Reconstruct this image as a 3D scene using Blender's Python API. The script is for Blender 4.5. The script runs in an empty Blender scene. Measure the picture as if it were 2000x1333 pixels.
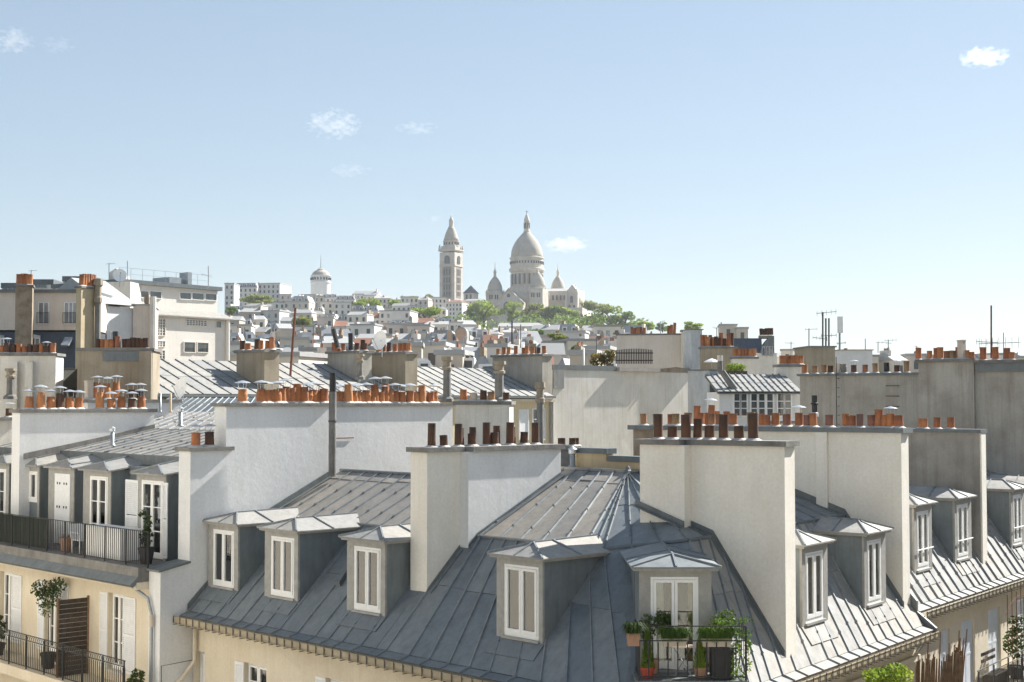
import bpy, math, random
from mathutils import Vector, Matrix
V = Vector
rnd = random.Random(7)
scene = bpy.context.scene

# ------------------------------------------------------------------ camera, sky, sun, exposure
FPX, HOR, CX, CY = 2778.0, 787.0, 1000.0, 666.5      # focal length and horizon in photo pixels; eye level is z = 0
PITCH = math.atan((HOR - CY) / FPX)
cam_data = bpy.data.cameras.new('camera')
cam_data.sensor_width = 36.0
cam_data.lens = FPX * 36.0 / 2000.0
cam_data.clip_start = 0.1
cam_data.clip_end = 30000.0
cam = bpy.data.objects.new('camera', cam_data)
scene.collection.objects.link(cam)
cam.rotation_euler = (math.pi / 2 + PITCH, 0, 0)
scene.camera = cam

SUN_AZ, SUN_EL = math.radians(52.0), math.radians(38.0)     # azimuth from +Y (view) towards +X
world = bpy.data.worlds.new('World')
scene.world = world
world.use_nodes = True
wn = world.node_tree.nodes
wl = world.node_tree.links
bg = wn['Background']
sky = wn.new('ShaderNodeTexSky')
sky.sky_type = 'NISHITA'
sky.sun_disc = False
sky.sun_elevation = SUN_EL
sky.sun_rotation = SUN_AZ
sky.altitude = 60
sky.air_density = 1.0
sky.dust_density = 0.2
sky.ozone_density = 1.35
gam = wn.new('ShaderNodeGamma')          # tone curve on the sky colour: flattens the whole sky's contrast evenly
gam.inputs[1].default_value = 0.55
wl.new(sky.outputs[0], gam.inputs[0])
wl.new(gam.outputs[0], bg.inputs[0])
bg.inputs[1].default_value = 0.101
sun_data = bpy.data.lights.new('sun', 'SUN')
sun_data.energy = 4.4
sun_data.angle = math.radians(0.53)
sun_data.color = (1.0, 0.93, 0.84)
sun = bpy.data.objects.new('sun', sun_data)
scene.collection.objects.link(sun)
sdir = V((math.cos(SUN_EL) * math.sin(SUN_AZ), math.cos(SUN_EL) * math.cos(SUN_AZ), math.sin(SUN_EL)))
sun.rotation_euler = sdir.to_track_quat('Z', 'Y').to_euler()
sun.location = sdir * 200
scene.view_settings.view_transform = 'Standard'
scene.view_settings.look = 'None'
scene.view_settings.exposure = 1.46
scene.view_settings.gamma = 1.0
scene.view_settings.use_white_balance = True
scene.view_settings.white_balance_temperature = 6120
scene.view_settings.white_balance_tint = 8
scene.view_settings.use_curve_mapping = False
scene.cycles.max_bounces = 6
scene.cycles.diffuse_bounces = 4
scene.cycles.glossy_bounces = 3
scene.cycles.transparent_max_bounces = 8

# ------------------------------------------------------------------ where things stand: pixel + depth -> world point
def ray(px, py):
    x = (px - CX) / FPX
    y = -(py - CY) / FPX
    return V((x, math.cos(PITCH) - y * math.sin(PITCH), math.sin(PITCH) + y * math.cos(PITCH)))
def at(px, py, Y):
    r = ray(px, py)
    return r * (Y / r.y)
def onplane(px, py, P0, n):
    r = ray(px, py)
    return r * (P0.dot(n) / r.dot(n))
def atz(px, py, z):
    r = ray(px, py)
    return r * (z / r.z)

# ------------------------------------------------------------------ mesh helpers
COL = scene.collection
WM = {}
class MB:
    """collects verts and faces in world space; build() links them as one mesh object"""
    def __init__(s):
        s.v = []; s.f = []
    def add(s, vs, fs):
        n = len(s.v)
        s.v += [tuple(q) for q in vs]
        s.f += [tuple(i + n for i in f) for f in fs]
        return s
    def box(s, o, a, b, c):
        """corner o, edge vectors a b c"""
        o, a, b, c = V(o), V(a), V(b), V(c)
        if a.cross(b).dot(c) < 0:
            a, b = b, a
        vs = [o, o + a, o + a + b, o + b, o + c, o + a + c, o + a + b + c, o + b + c]
        return s.add(vs, [(3, 2, 1, 0), (4, 5, 6, 7), (0, 1, 5, 4), (1, 2, 6, 5), (2, 3, 7, 6), (3, 0, 4, 7)])
    def abox(s, x0, x1, y0, y1, z0, z1):
        return s.box((x0, y0, z0), (x1 - x0, 0, 0), (0, y1 - y0, 0), (0, 0, z1 - z0))
    def prism(s, poly, d):
        """planar polygon extruded along d"""
        poly = [V(q) for q in poly]; d = V(d); n = len(poly)
        nr = V((0, 0, 0))
        for i in range(n):
            nr += poly[i].cross(poly[(i + 1) % n])
        if nr.dot(d) < 0:
            poly = poly[::-1]
        vs = poly + [q + d for q in poly]
        fs = [tuple(range(n - 1, -1, -1)), tuple(range(n, 2 * n))]
        fs += [(i, (i + 1) % n, n + (i + 1) % n, n + i) for i in range(n)]
        return s.add(vs, fs)
    def tube(s, pts, r, n=6, cap=True):
        pts = [V(q) for q in pts]
        rs = r if isinstance(r, (list, tuple)) else [r] * len(pts)
        vs = []
        up = None
        for i, q in enumerate(pts):
            t = (pts[min(i + 1, len(pts) - 1)] - pts[max(i - 1, 0)]).normalized()
            if up is None:
                up = V((0, 0, 1)) if abs(t.z) < 0.9 else V((1, 0, 0))
            a = t.cross(up).normalized()
            b = a.cross(t).normalized()
            up = b
            for k in range(n):
                w = 2 * math.pi * (k + .5) / n
                vs.append(q + (a * math.cos(w) + b * math.sin(w)) * rs[i])
        fs = []
        for i in range(len(pts) - 1):
            for k in range(n):
                fs.append((i * n + k, i * n + (k + 1) % n, (i + 1) * n + (k + 1) % n, (i + 1) * n + k))
        if cap:
            fs.append(tuple(range(n - 1, -1, -1)))
            m = (len(pts) - 1) * n
            fs.append(tuple(range(m, m + n)))
        return s.add(vs, fs)
    def lathe(s, o, prof, n=12, yaw=0.0):
        """profile [(r, z)] bottom to top round a vertical axis at o"""
        o = V(o); vs = []
        for r, z in prof:
            for k in range(n):
                w = 2 * math.pi * k / n + yaw
                vs.append(o + V((max(r, 1e-4) * math.cos(w), max(r, 1e-4) * math.sin(w), z)))
        fs = []
        for i in range(len(prof) - 1):
            for k in range(n):
                fs.append((i * n + k, i * n + (k + 1) % n, (i + 1) * n + (k + 1) % n, (i + 1) * n + k))
        fs.append(tuple(range(n - 1, -1, -1)))
        m = (len(prof) - 1) * n
        fs.append(tuple(range(m, m + n)))
        return s.add(vs, fs)
    def mesh(s, name, mat, smooth=False):
        me = bpy.data.meshes.new(name)
        me.from_pydata(s.v, [], s.f)
        me.materials.append(mat)
        if smooth:
            me.polygons.foreach_set('use_smooth', [True] * len(me.polygons))
        me.update()
        return me
    def build(s, name, mat, parent=None, smooth=False):
        return link(name, s.mesh(name, mat, smooth), parent)

def link(name, data, parent=None, M=None):
    o = bpy.data.objects.new(name, data)
    COL.objects.link(o)
    W = M if M is not None else Matrix.Identity(4)
    if parent is not None:
        o.parent = parent
        o.matrix_parent_inverse = WM[parent.name].inverted()
    o.matrix_basis = W
    WM[o.name] = W
    return o
def tag(o, label, cat, group=None):
    o['label'] = label
    o['category'] = cat
    if group:
        o['group'] = group
    return o
def thing(name, label, cat, loc, group=None):
    o = link(name, None, None, Matrix.Translation(V(loc)))
    o.empty_display_size = 0.2
    return tag(o, label, cat, group)
def struct(o, kind='structure'):
    o['kind'] = kind
    return o
class Frame:
    def __init__(s, O, az_u, az_v, su=1.0, sv=1.0):
        s.O = V((O[0], O[1], 0))
        s.u = V((math.sin(az_u), math.cos(az_u), 0)) * su
        s.v = V((math.sin(az_v), math.cos(az_v), 0)) * sv
    def __call__(s, u, v, z):
        return s.O + s.u * u + s.v * v + V((0, 0, z))
    def pix_v(s, px, py, v):
        P = onplane(px, py, s.O + s.v * v, s.v)
        return (P - s.O).dot(s.u) / s.u.length_squared, v, P.z
    def pix_u(s, px, py, u):
        P = onplane(px, py, s.O + s.u * u, s.u)
        return u, (P - s.O).dot(s.v) / s.v.length_squared, P.z
    def box(s, mb, u0, u1, v0, v1, z0, z1):
        return mb.box(s(u0, v0, z0), s.u * (u1 - u0), s.v * (v1 - v0), V((0, 0, z1 - z0)))
AL, AR = math.radians(43.7), math.radians(36.2)
ZE = -6.15                                              # eaves of the corner building below the eye
L = Frame(atz(1030, 1327, ZE), -AL, math.pi / 2 - AL, 1.062, .97)   # u: along the street front to the far left, v: into the house
R = Frame(atz(1640, 1280, ZE), AR, -(math.pi / 2 - AR), 1.085, .97) # u: along the street front to the far right, v: into the house
GROUND = -24.0

# ------------------------------------------------------------------ materials
def _mat(name):
    m = bpy.data.materials.new(name)
    m.use_nodes = True
    nt = m.node_tree
    return m, nt, nt.nodes['Principled BSDF'], nt.nodes, nt.links
def _coord(nt, scale=(1, 1, 1)):
    tc = nt.nodes.new('ShaderNodeNewGeometry')
    mp = nt.nodes.new('ShaderNodeMapping')
    mp.inputs['Scale'].default_value = scale
    nt.links.new(tc.outputs['Position'], mp.inputs['Vector'])
    return mp.outputs[0]
def _noise(nt, co, scale, detail=4, rough=.55):
    n = nt.nodes.new('ShaderNodeTexNoise')
    n.inputs['Scale'].default_value = scale
    n.inputs['Detail'].default_value = detail
    n.inputs['Roughness'].default_value = rough
    nt.links.new(co, n.inputs['Vector'])
    return n.outputs['Fac']
def _ramp(nt, fac, stops):
    r = nt.nodes.new('ShaderNodeValToRGB')
    e = r.color_ramp.elements
    while len(e) < len(stops):
        e.new(.5)
    for el, (p, c) in zip(e, stops):
        el.position = p
        el.color = (c[0], c[1], c[2], 1) if not isinstance(c, (int, float)) else (c, c, c, 1)
    nt.links.new(fac, r.inputs[0])
    return r.outputs[0]
def _mix(nt, a, b, fac, mode='MIX'):
    m = nt.nodes.new('ShaderNodeMix')
    m.data_type = 'RGBA'
    m.blend_type = mode
    for sock, val in ((m.inputs[0], fac), (m.inputs[6], a), (m.inputs[7], b)):
        if isinstance(val, (int, float)):
            sock.default_value = val
        elif isinstance(val, tuple):
            sock.default_value = (*val, 1)
        else:
            nt.links.new(val, sock)
    return m.outputs[2]
def _bump(nt, b, h, strength, dist=.01):
    n = nt.nodes.new('ShaderNodeBump')
    n.inputs['Strength'].default_value = strength
    n.inputs['Distance'].default_value = dist
    nt.links.new(h, n.inputs['Height'])
    nt.links.new(n.outputs[0], b.inputs['Normal'])
def plaster(name, col, stain=(.5, .46, .4), amt=.35, streak=.3, rough=.9, bump=.35, scale=1.0):
    """rendered wall: base colour, blotches, rain streaks, trowel relief"""
    m, nt, b, nodes, links = _mat(name)
    co = _coord(nt)
    big = _ramp(nt, _noise(nt, co, .9 * scale, 5), [(.42, 0), (.72, 1)])
    st = _ramp(nt, _noise(nt, _coord(nt, (3.2, 3.2, .22)), 1.3 * scale, 5), [(.5, 0), (.78, 1)])
    fine = _noise(nt, co, 14 * scale, 4)
    dirt = tuple(c * s for c, s in zip(col, stain))
    c = _mix(nt, col, dirt, 0.0)
    mul = nodes.new('ShaderNodeMath'); mul.operation = 'MULTIPLY'; mul.inputs[1].default_value = amt
    links.new(big, mul.inputs[0])
    c = _mix(nt, col, dirt, mul.outputs[0])
    mul2 = nodes.new('ShaderNodeMath'); mul2.operation = 'MULTIPLY'; mul2.inputs[1].default_value = streak
    links.new(st, mul2.inputs[0])
    c = _mix(nt, c, dirt, mul2.outputs[0])
    c = _mix(nt, c, _ramp(nt, fine, [(.3, .9), (.7, 1.0)]), 1.0, 'MULTIPLY')
    fs = _ramp(nt, _noise(nt, _coord(nt, (9, 9, .35)), 1.0 * scale, 6, .7), [(.52, 1.0), (.8, 1 - .45 * streak)])
    c = _mix(nt, c, fs, 1.0, 'MULTIPLY')
    vo = nodes.new('ShaderNodeTexVoronoi'); vo.inputs['Scale'].default_value = .55 * scale; vo.inputs['Randomness'].default_value = 1
    links.new(co, vo.inputs['Vector'])
    pt = nodes.new('ShaderNodeSeparateColor'); links.new(vo.outputs['Color'], pt.inputs[0])
    c = _mix(nt, c, _ramp(nt, pt.outputs[0], [(.25, 1 - .12 * amt), (.5, 1.0), (.85, 1 - .2 * amt)]), 1.0, 'MULTIPLY')
    links.new(c, b.inputs['Base Color'])
    b.inputs['Roughness'].default_value = rough
    add = _noise(nt, co, 5 * scale, 6, .65)
    _bump(nt, b, add, bump, .02)
    return m
def zinc(name, col, var=.09, metal=.2, rough=.58, warm=(1.06, 1.0, .92)):
    m, nt, b, nodes, links = _mat(name)
    co = _coord(nt)
    oi = nodes.new('ShaderNodeObjectInfo')
    lo = tuple(c * (1 - var) for c in col)
    hi = tuple(min(1, c * (1 + var) * w) for c, w in zip(col, warm))
    c = _mix(nt, lo, hi, oi.outputs['Random'])
    cl = _ramp(nt, _noise(nt, co, 1.7, 6, .6), [(.3, .86), (.55, 1.0), (.8, 1.1)])
    c = _mix(nt, c, cl, 1.0, 'MULTIPLY')
    sp = _ramp(nt, _noise(nt, _coord(nt, (2, 2, 2)), 9, 5, .7), [(.35, .94), (.7, 1.03)])
    c = _mix(nt, c, sp, 1.0, 'MULTIPLY')
    c = _mix(nt, c, _ramp(nt, _noise(nt, _coord(nt, (5, 5, .8)), 1.1, 6, .7), [(.34, .80), (.5, 1.0), (.72, 1.14)]), .8, 'MULTIPLY')
    wh = _ramp(nt, _noise(nt, _coord(nt, (7, 7, 3)), 1.6, 7, .75), [(.60, 0), (.72, .35)])
    c = _mix(nt, c, tuple(min(1, x * 1.7) for x in col), wh)
    links.new(c, b.inputs['Base Color'])
    b.inputs['Metallic'].default_value = metal
    r = _ramp(nt, _noise(nt, co, 3.1, 4), [(.3, rough - .08), (.75, rough + .14)])
    links.new(r, b.inputs['Roughness'])
    _bump(nt, b, _noise(nt, co, 2.3, 3), .35, .035)
    return m
def paint(name, col, rough=.55, var=.12, metal=0.0, scale=6.0, objvar=0.0, bump=.1):
    m, nt, b, nodes, links = _mat(name)
    co = _coord(nt)
    c = _ramp(nt, _noise(nt, co, scale, 5, .6), [(.3, tuple(x * (1 - var) for x in col)), (.75, tuple(min(1, x * (1 + var * .6)) for x in col))])
    if objvar:
        oi = nodes.new('ShaderNodeObjectInfo')
        c = _mix(nt, c, _ramp(nt, oi.outputs['Random'], [(0, 1 - objvar), (1, 1 + objvar * .6)]), 1.0, 'MULTIPLY')
    links.new(c, b.inputs['Base Color'])
    b.inputs['Roughness'].default_value = rough
    b.inputs['Metallic'].default_value = metal
    _bump(nt, b, _noise(nt, co, scale * 3, 4), bump, .01)
    return m
def terracotta(name, cols, soot=.5):
    """fired clay, each pot its own shade, soot in blotches"""
    m, nt, b, nodes, links = _mat(name)
    oi = nodes.new('ShaderNodeObjectInfo')
    c = _ramp(nt, oi.outputs['Random'], [(i / max(1, len(cols) - 1), q) for i, q in enumerate(cols)])
    tc = nodes.new('ShaderNodeTexCoord')
    sp = nodes.new('ShaderNodeSeparateXYZ'); links.new(tc.outputs['Object'], sp.inputs[0])
    zs = nodes.new('ShaderNodeMath'); zs.operation = 'MULTIPLY_ADD'; zs.inputs[1].default_value = .55; zs.inputs[2].default_value = -.22
    links.new(sp.outputs[2], zs.inputs[0])
    ad = nodes.new('ShaderNodeMath'); ad.operation = 'ADD'
    links.new(_noise(nt, _coord(nt, (4, 4, 2)), 1.8, 5, .65), ad.inputs[0]); links.new(zs.outputs[0], ad.inputs[1])
    n = _ramp(nt, ad.outputs[0], [(.42, 0), (.95, 1)])
    mul = nodes.new('ShaderNodeMath'); mul.operation = 'MULTIPLY'; mul.inputs[1].default_value = min(1, soot * 1.9)
    links.new(n, mul.inputs[0])
    c = _mix(nt, c, (.035, .025, .02), mul.outputs[0])
    c = _mix(nt, c, _ramp(nt, _noise(nt, _coord(nt), 30, 3), [(.3, .8), (.7, 1.1)]), 1.0, 'MULTIPLY')
    links.new(c, b.inputs['Base Color'])
    b.inputs['Roughness'].default_value = .8
    return m
def leafmat(name, c1, c2, c3):
    m, nt, b, nodes, links = _mat(name)
    co = _coord(nt)
    n = nodes.new('ShaderNodeTexNoise'); n.inputs['Scale'].default_value = 1.1; n.inputs['Detail'].default_value = 5
    links.new(co, n.inputs['Vector'])
    wn_ = nodes.new('ShaderNodeTexWhiteNoise')
    links.new(co, wn_.inputs[0])
    c = _ramp(nt, n.outputs['Fac'], [(.3, c1), (.52, c2), (.75, c3)])
    links.new(c, b.inputs['Base Color'])
    b.inputs['Roughness'].default_value = .6
    b.inputs['Specular IOR Level'].default_value = .25
    tr = nodes.new('ShaderNodeBsdfTranslucent')
    links.new(c, tr.inputs[0])
    mx = nodes.new('ShaderNodeMixShader'); mx.inputs[0].default_value = .45
    links.new(b.outputs[0], mx.inputs[1]); links.new(tr.outputs[0], mx.inputs[2])
    links.new(mx.outputs[0], nodes['Material Output'].inputs[0])
    return m
def glass(name, col=(.045, .05, .05), rough=.03, spec=.9):
    m, nt, b, nodes, links = _mat(name)
    co = _coord(nt)
    c = _ramp(nt, _noise(nt, co, 1.6, 3), [(.35, col), (.7, tuple(x * 2.2 for x in col))])
    links.new(c, b.inputs['Base Color'])
    b.inputs['Roughness'].default_value = rough
    b.inputs['Specular IOR Level'].default_value = spec
    b.inputs['IOR'].default_value = 1.6
    _bump(nt, b, _noise(nt, co, 1.2, 2), .03, .05)
    return m

M = {}
M['white_wall'] = plaster('white_wall', (.77, .765, .745), amt=.14, streak=.14)
M['cream_wall'] = plaster('cream_wall', (.72, .64, .495), (.7, .62, .5), amt=.3, streak=.25)
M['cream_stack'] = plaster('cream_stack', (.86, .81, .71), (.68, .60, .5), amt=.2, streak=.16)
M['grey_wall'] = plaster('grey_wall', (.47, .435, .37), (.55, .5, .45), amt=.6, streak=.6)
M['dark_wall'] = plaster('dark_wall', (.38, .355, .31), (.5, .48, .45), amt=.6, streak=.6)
M['pale_wall'] = plaster('pale_wall', (.76, .72, .64), (.7, .65, .58), amt=.45, streak=.5)
M['beige_stack'] = plaster('beige_stack', (.36, .31, .23), (.6, .5, .4), amt=.5, streak=.6)
M['rough_stone'] = plaster('rough_stone', (.36, .29, .21), (.45, .4, .35), amt=.7, streak=.4, bump=.9, scale=2.5)
M['ochre_wall'] = plaster('ochre_wall', (.66, .52, .32), (.65, .55, .42), amt=.35, streak=.3)
M['pink_wall'] = plaster('pink_wall', (.72, .64, .55), (.7, .65, .6), amt=.25, streak=.3)
M['cement'] = plaster('cement', (.24, .23, .21), (.5, .48, .45), amt=.7, streak=.3, bump=.8, scale=3)
M['mortar'] = plaster('mortar', (.60, .58, .54), (.55, .5, .45), amt=.5, streak=.1, bump=.8, scale=4)
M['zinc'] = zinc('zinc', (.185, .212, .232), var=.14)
M['zinc_up'] = zinc('zinc_up', (.29, .272, .245), warm=(1.05, 1, .94))  # upper slopes: warm tan of the grazing sun put into the colour
M['zinc_lit'] = zinc('zinc_lit', (.30, .295, .28), var=.10, metal=.05, rough=.72)  # sunlit slopes and dormer tops: their brightness put into the zinc colour
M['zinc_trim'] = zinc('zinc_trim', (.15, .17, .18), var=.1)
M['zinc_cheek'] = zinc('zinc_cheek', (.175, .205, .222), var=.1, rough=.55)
M['dormer_grey'] = paint('dormer_grey', (.33, .32, .29), .6, .2)
M['batten'] = zinc('batten', (.21, .235, .255), var=.08)
M['white_paint'] = paint('white_paint', (.8, .79, .76), .45, .06)
M['shutter_white'] = paint('shutter_white', (.76, .76, .75), .5, .08)
M['pvc_blue'] = paint('pvc_blue', (.62, .66, .72), .5, .08)
M['iron'] = paint('iron', (.02, .02, .02), .5, .3, .4)
M['iron_grey'] = paint('iron_grey', (.10, .095, .085), .55, .3, .3)
M['galv'] = paint('galv', (.34, .36, .37), .4, .2, .6)
M['hat_metal'] = paint('hat_metal', (.55, .56, .57), .38, .15, .55)
M['rust'] = paint('rust', (.17, .06, .03), .8, .4)
M['glass'] = glass('glass')
M['glass_pale'] = glass('glass_pale', (.16, .17, .18))
M['curtain'] = paint('curtain', (.5, .47, .40), .9, .2, scale=12)
M['unlit_room'] = paint('unlit_room', (.03, .03, .032), .9, .3)
M['terra'] = terracotta('terra', [(.34, .12, .045), (.52, .20, .065), (.42, .14, .05), (.58, .25, .09), (.36, .12, .05)], .28)
M['terra_tan'] = terracotta('terra_tan', [(.34, .22, .11), (.42, .26, .12), (.36, .13, .06), (.30, .17, .09)], .35)
M['terra_dark'] = terracotta('terra_dark', [(.10, .045, .022), (.14, .06, .028), (.09, .04, .022)], .5)
M['terra_mauve'] = terracotta('terra_mauve', [(.24, .13, .10), (.30, .12, .07), (.20, .11, .09)], .35)
M['black_pipe'] = paint('black_pipe', (.012, .012, .012), .5, .3)
M['slate'] = paint('slate', (.085, .095, .11), .5, .3, objvar=.2)
M['tile_red'] = paint('tile_red', (.30, .14, .085), .8, .3, objvar=.25)
M['roof_zinc_far'] = paint('roof_zinc_far', (.40, .395, .38), .7, .2, .0, objvar=.3)
M['stone_white'] = plaster('stone_white', (.66, .60, .51), (.62, .55, .48), amt=.5, streak=.5, scale=.25, bump=.1)
M['asphalt'] = paint('asphalt', (.05, .05, .05), .9, .2, scale=2)
M['earth'] = paint('earth', (.16, .15, .12), .95, .3, scale=.05)
M['wood_dark'] = paint('wood_dark', (.06, .045, .035), .8, .4, objvar=.3)
M['brown_screen'] = paint('brown_screen', (.24, .155, .085), .85, .4, objvar=.3)
M['leaf'] = leafmat('leaf', (.030, .055, .014), (.075, .115, .026), (.14, .17, .045))
M['leaf_far'] = leafmat('leaf_far', (.16, .23, .03), (.30, .38, .05), (.44, .50, .09))
M['leaf_bright'] = leafmat('leaf_bright', (.10, .17, .02), (.22, .30, .03), (.36, .42, .05))
M['leaf_dark'] = leafmat('leaf_dark', (.016, .035, .014), (.035, .06, .02), (.06, .085, .03))
M['leaf_gold'] = leafmat('leaf_gold', (.05, .045, .012), (.14, .11, .02), (.26, .18, .03))
M['bark'] = paint('bark', (.09, .07, .05), .9, .4)
M['pot_red'] = paint('pot_red', (.42, .06, .03), .55, .2)
M['pot_clay'] = paint('pot_clay', (.42, .24, .15), .8, .2)
M['pot_beige'] = paint('pot_beige', (.55, .47, .38), .8, .15)
M['pot_black'] = paint('pot_black', (.02, .02, .022), .6, .3)
M['green_screen'] = paint('green_screen', (.02, .035, .018), .8, .4, objvar=.3)
M['brick'] = paint('brick', (.15, .085, .055), .9, .3, objvar=.4)
M['stone_pale'] = plaster('stone_pale', (.78, .72, .62), (.75, .7, .6), amt=.2, streak=.2)
M['ochre_pale'] = plaster('ochre_pale', (.72, .60, .40), (.7, .6, .45), amt=.3, streak=.3)
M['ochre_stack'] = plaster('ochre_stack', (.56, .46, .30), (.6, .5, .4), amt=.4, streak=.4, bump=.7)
M['cream_far'] = plaster('cream_far', (.84, .78, .70), (.8, .76, .7), amt=.2, streak=.25)
M['dome_stone'] = plaster('dome_stone', (.50, .46, .39), (.66, .62, .58), amt=.5, streak=.5, scale=.25, bump=.1)
M['recess_shade'] = plaster('recess_shade', (.34, .30, .25), (.6, .55, .5), amt=.5, streak=.5, scale=.25, bump=.1)  # tower recess: its shade put into a darker stone colour
M['glass_far'] = paint('glass_far', (.07, .075, .08), .3, .3)
M['far_cream'] = paint('far_cream', (.74, .67, .56), .9, .12, scale=.4, objvar=.15)
M['far_white'] = paint('far_white', (.74, .70, .64), .9, .1, scale=.4, objvar=.12)
M['far_pink'] = paint('far_pink', (.66, .57, .50), .9, .12, scale=.4, objvar=.15)
M['far_grey'] = paint('far_grey', (.60, .58, .54), .9, .12, scale=.4, objvar=.15)
M['far_beige'] = paint('far_beige', (.58, .50, .40), .9, .15, scale=.4, objvar=.2)
M['brick_orange'] = paint('brick_orange', (.55, .36, .24), .9, .15, scale=1)
M['leaf_mid'] = leafmat('leaf_mid', (.09, .15, .03), (.18, .26, .045), (.28, .36, .07))
M['leaf_olive'] = leafmat('leaf_olive', (.15, .18, .04), (.27, .30, .07), (.38, .40, .11))
M['terra_far'] = paint('terra_far', (.30, .15, .09), .9, .3, objvar=.4)
M['shaft_zinc'] = zinc('shaft_zinc', (.42, .46, .50), var=.06)

M['far_slate'] = paint('far_slate', (.34, .345, .35), .6, .25, objvar=.3)
def clear_glass(name):
    m, nt, b, nodes, links = _mat(name)
    nodes.remove(b)
    tr = nodes.new('ShaderNodeBsdfTransparent'); tr.inputs[0].default_value = (.82, .86, .84, 1)
    gl = nodes.new('ShaderNodeBsdfGlossy'); gl.inputs['Roughness'].default_value = .02
    fr = nodes.new('ShaderNodeFresnel'); fr.inputs['IOR'].default_value = 1.75
    bp = nodes.new('ShaderNodeBump'); bp.inputs['Strength'].default_value = .04; bp.inputs['Distance'].default_value = .05
    links.new(_noise(nt, _coord(nt), 1.3, 2), bp.inputs['Height'])
    links.new(bp.outputs[0], gl.inputs['Normal'])
    mx = nodes.new('ShaderNodeMixShader')
    ma = nodes.new('ShaderNodeMath'); ma.operation = 'MULTIPLY_ADD'; ma.inputs[1].default_value = 1.3; ma.inputs[2].default_value = .02
    links.new(fr.outputs[0], ma.inputs[0]); links.new(ma.outputs[0], mx.inputs[0])
    links.new(tr.outputs[0], mx.inputs[1]); links.new(gl.outputs[0], mx.inputs[2])
    links.new(mx.outputs[0], nodes['Material Output'].inputs[0])
    return m
M['glass_clear'] = clear_glass('glass_clear')
M['curtain_white'] = paint('curtain_white', (.62, .60, .55), .9, .15, scale=8)
M['curtain_gold'] = paint('curtain_gold', (.50, .40, .20), .9, .25, scale=8)
M['leaf_fresh'] = leafmat('leaf_fresh', (.05, .10, .015), (.12, .20, .025), (.24, .32, .05))

M['gutter_tan'] = zinc('gutter_tan', (.34, .295, .21), var=.05, metal=.1, rough=.6)

# ------------------------------------------------------------------ component builders
def lerp(a, b, t):
    return a + (b - a) * t
def cells(n):
    return [i / n for i in range(n + 1)]
def zinc_patch(thing_, name, A, B, C, D, ss, rows, mat, bmat=None, edges=(0, 0), jit=.02, under=None, bw=.05, bh=.045, skip=None):
    """standing sheets between battens: A B along the foot, D C along the head; ss cuts across, rows up the slope"""
    A, B, C, D = V(A), V(B), V(C), V(D)
    bmat = bmat or M['batten']
    n = ((B - A) + (C - D)).cross((D - A) + (C - B)).normalized()
    if n.z < 0:
        n = -n
    def P(s, t, h=0.0):
        return lerp(lerp(A, B, s), lerp(D, C, s), t) + n * h
    base = MB()
    q = [P(0, 0, -.06), P(1, 0, -.06), P(1, 1, -.06), P(0, 1, -.06)]
    base.prism(q, -n * .06)
    part = base.build(name, under or M['zinc_trim'], thing_)
    g = .0035
    for i in range(len(ss) - 1):
        s0, s1 = ss[i], ss[i + 1]
        w = max(.05, ((P(s1, .5) - P(s0, .5)).length))
        gs = (s1 - s0) * g / w * 2
        rr = [rows[0]] + [r + rnd.uniform(-jit, jit) for r in rows[1:-1]] + [rows[-1]]
        for j in range(len(rr) - 1):
            t0, t1 = rr[j], rr[j + 1]
            if skip and skip(s0, s1, t0, t1):
                continue
            ll = max(.05, (P(s0, t1) - P(s0, t0)).length)
            gt = (t1 - t0) * .005 / ll
            k = [rnd.uniform(-.006, .006) for _ in range(4)]
            lap = .012
            top = [P(s0 + gs, t0 + gt, k[0] + lap), P(s1 - gs, t0 + gt, k[1] + lap), P(s1 - gs, t1 - gt, k[2]), P(s0 + gs, t1 - gt, k[3])]
            if (top[2] - top[3]).length < .03:
                top = [top[0], top[1], (top[2] + top[3]) / 2]
            m = MB(); m.prism(top, -n * .03)
            m.build('zinc_panel', mat, part)
    bs = list(ss[1:-1])
    if edges[0]: bs = [ss[0]] + bs
    if edges[1]: bs = bs + [ss[-1]]
    for s in bs:
        side = (lerp(A, B, 1) - A).normalized() * bw / 2
        a, b = P(s, rows[0]), P(s, rows[-1])
        if (b - a).length < .1:
            continue
        m = MB()
        m.prism([a - side, a + side, a + side * .7 + n * bh, a - side * .7 + n * bh], b - a)
        d = (b - a).normalized(); ln = (b - a).length
        x = rnd.uniform(.5, .9)
        while x < ln - .2:                                   # clips where two lengths of batten meet
            c = a + d * x
            m.prism([c - side * 1.5, c + side * 1.5, c + side * 1.2 + n * (bh + .02), c - side * 1.2 + n * (bh + .02)], d * .05)
            x += rnd.uniform(.9, 1.3)
        m.build('batten', bmat, part)
    return part

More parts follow.
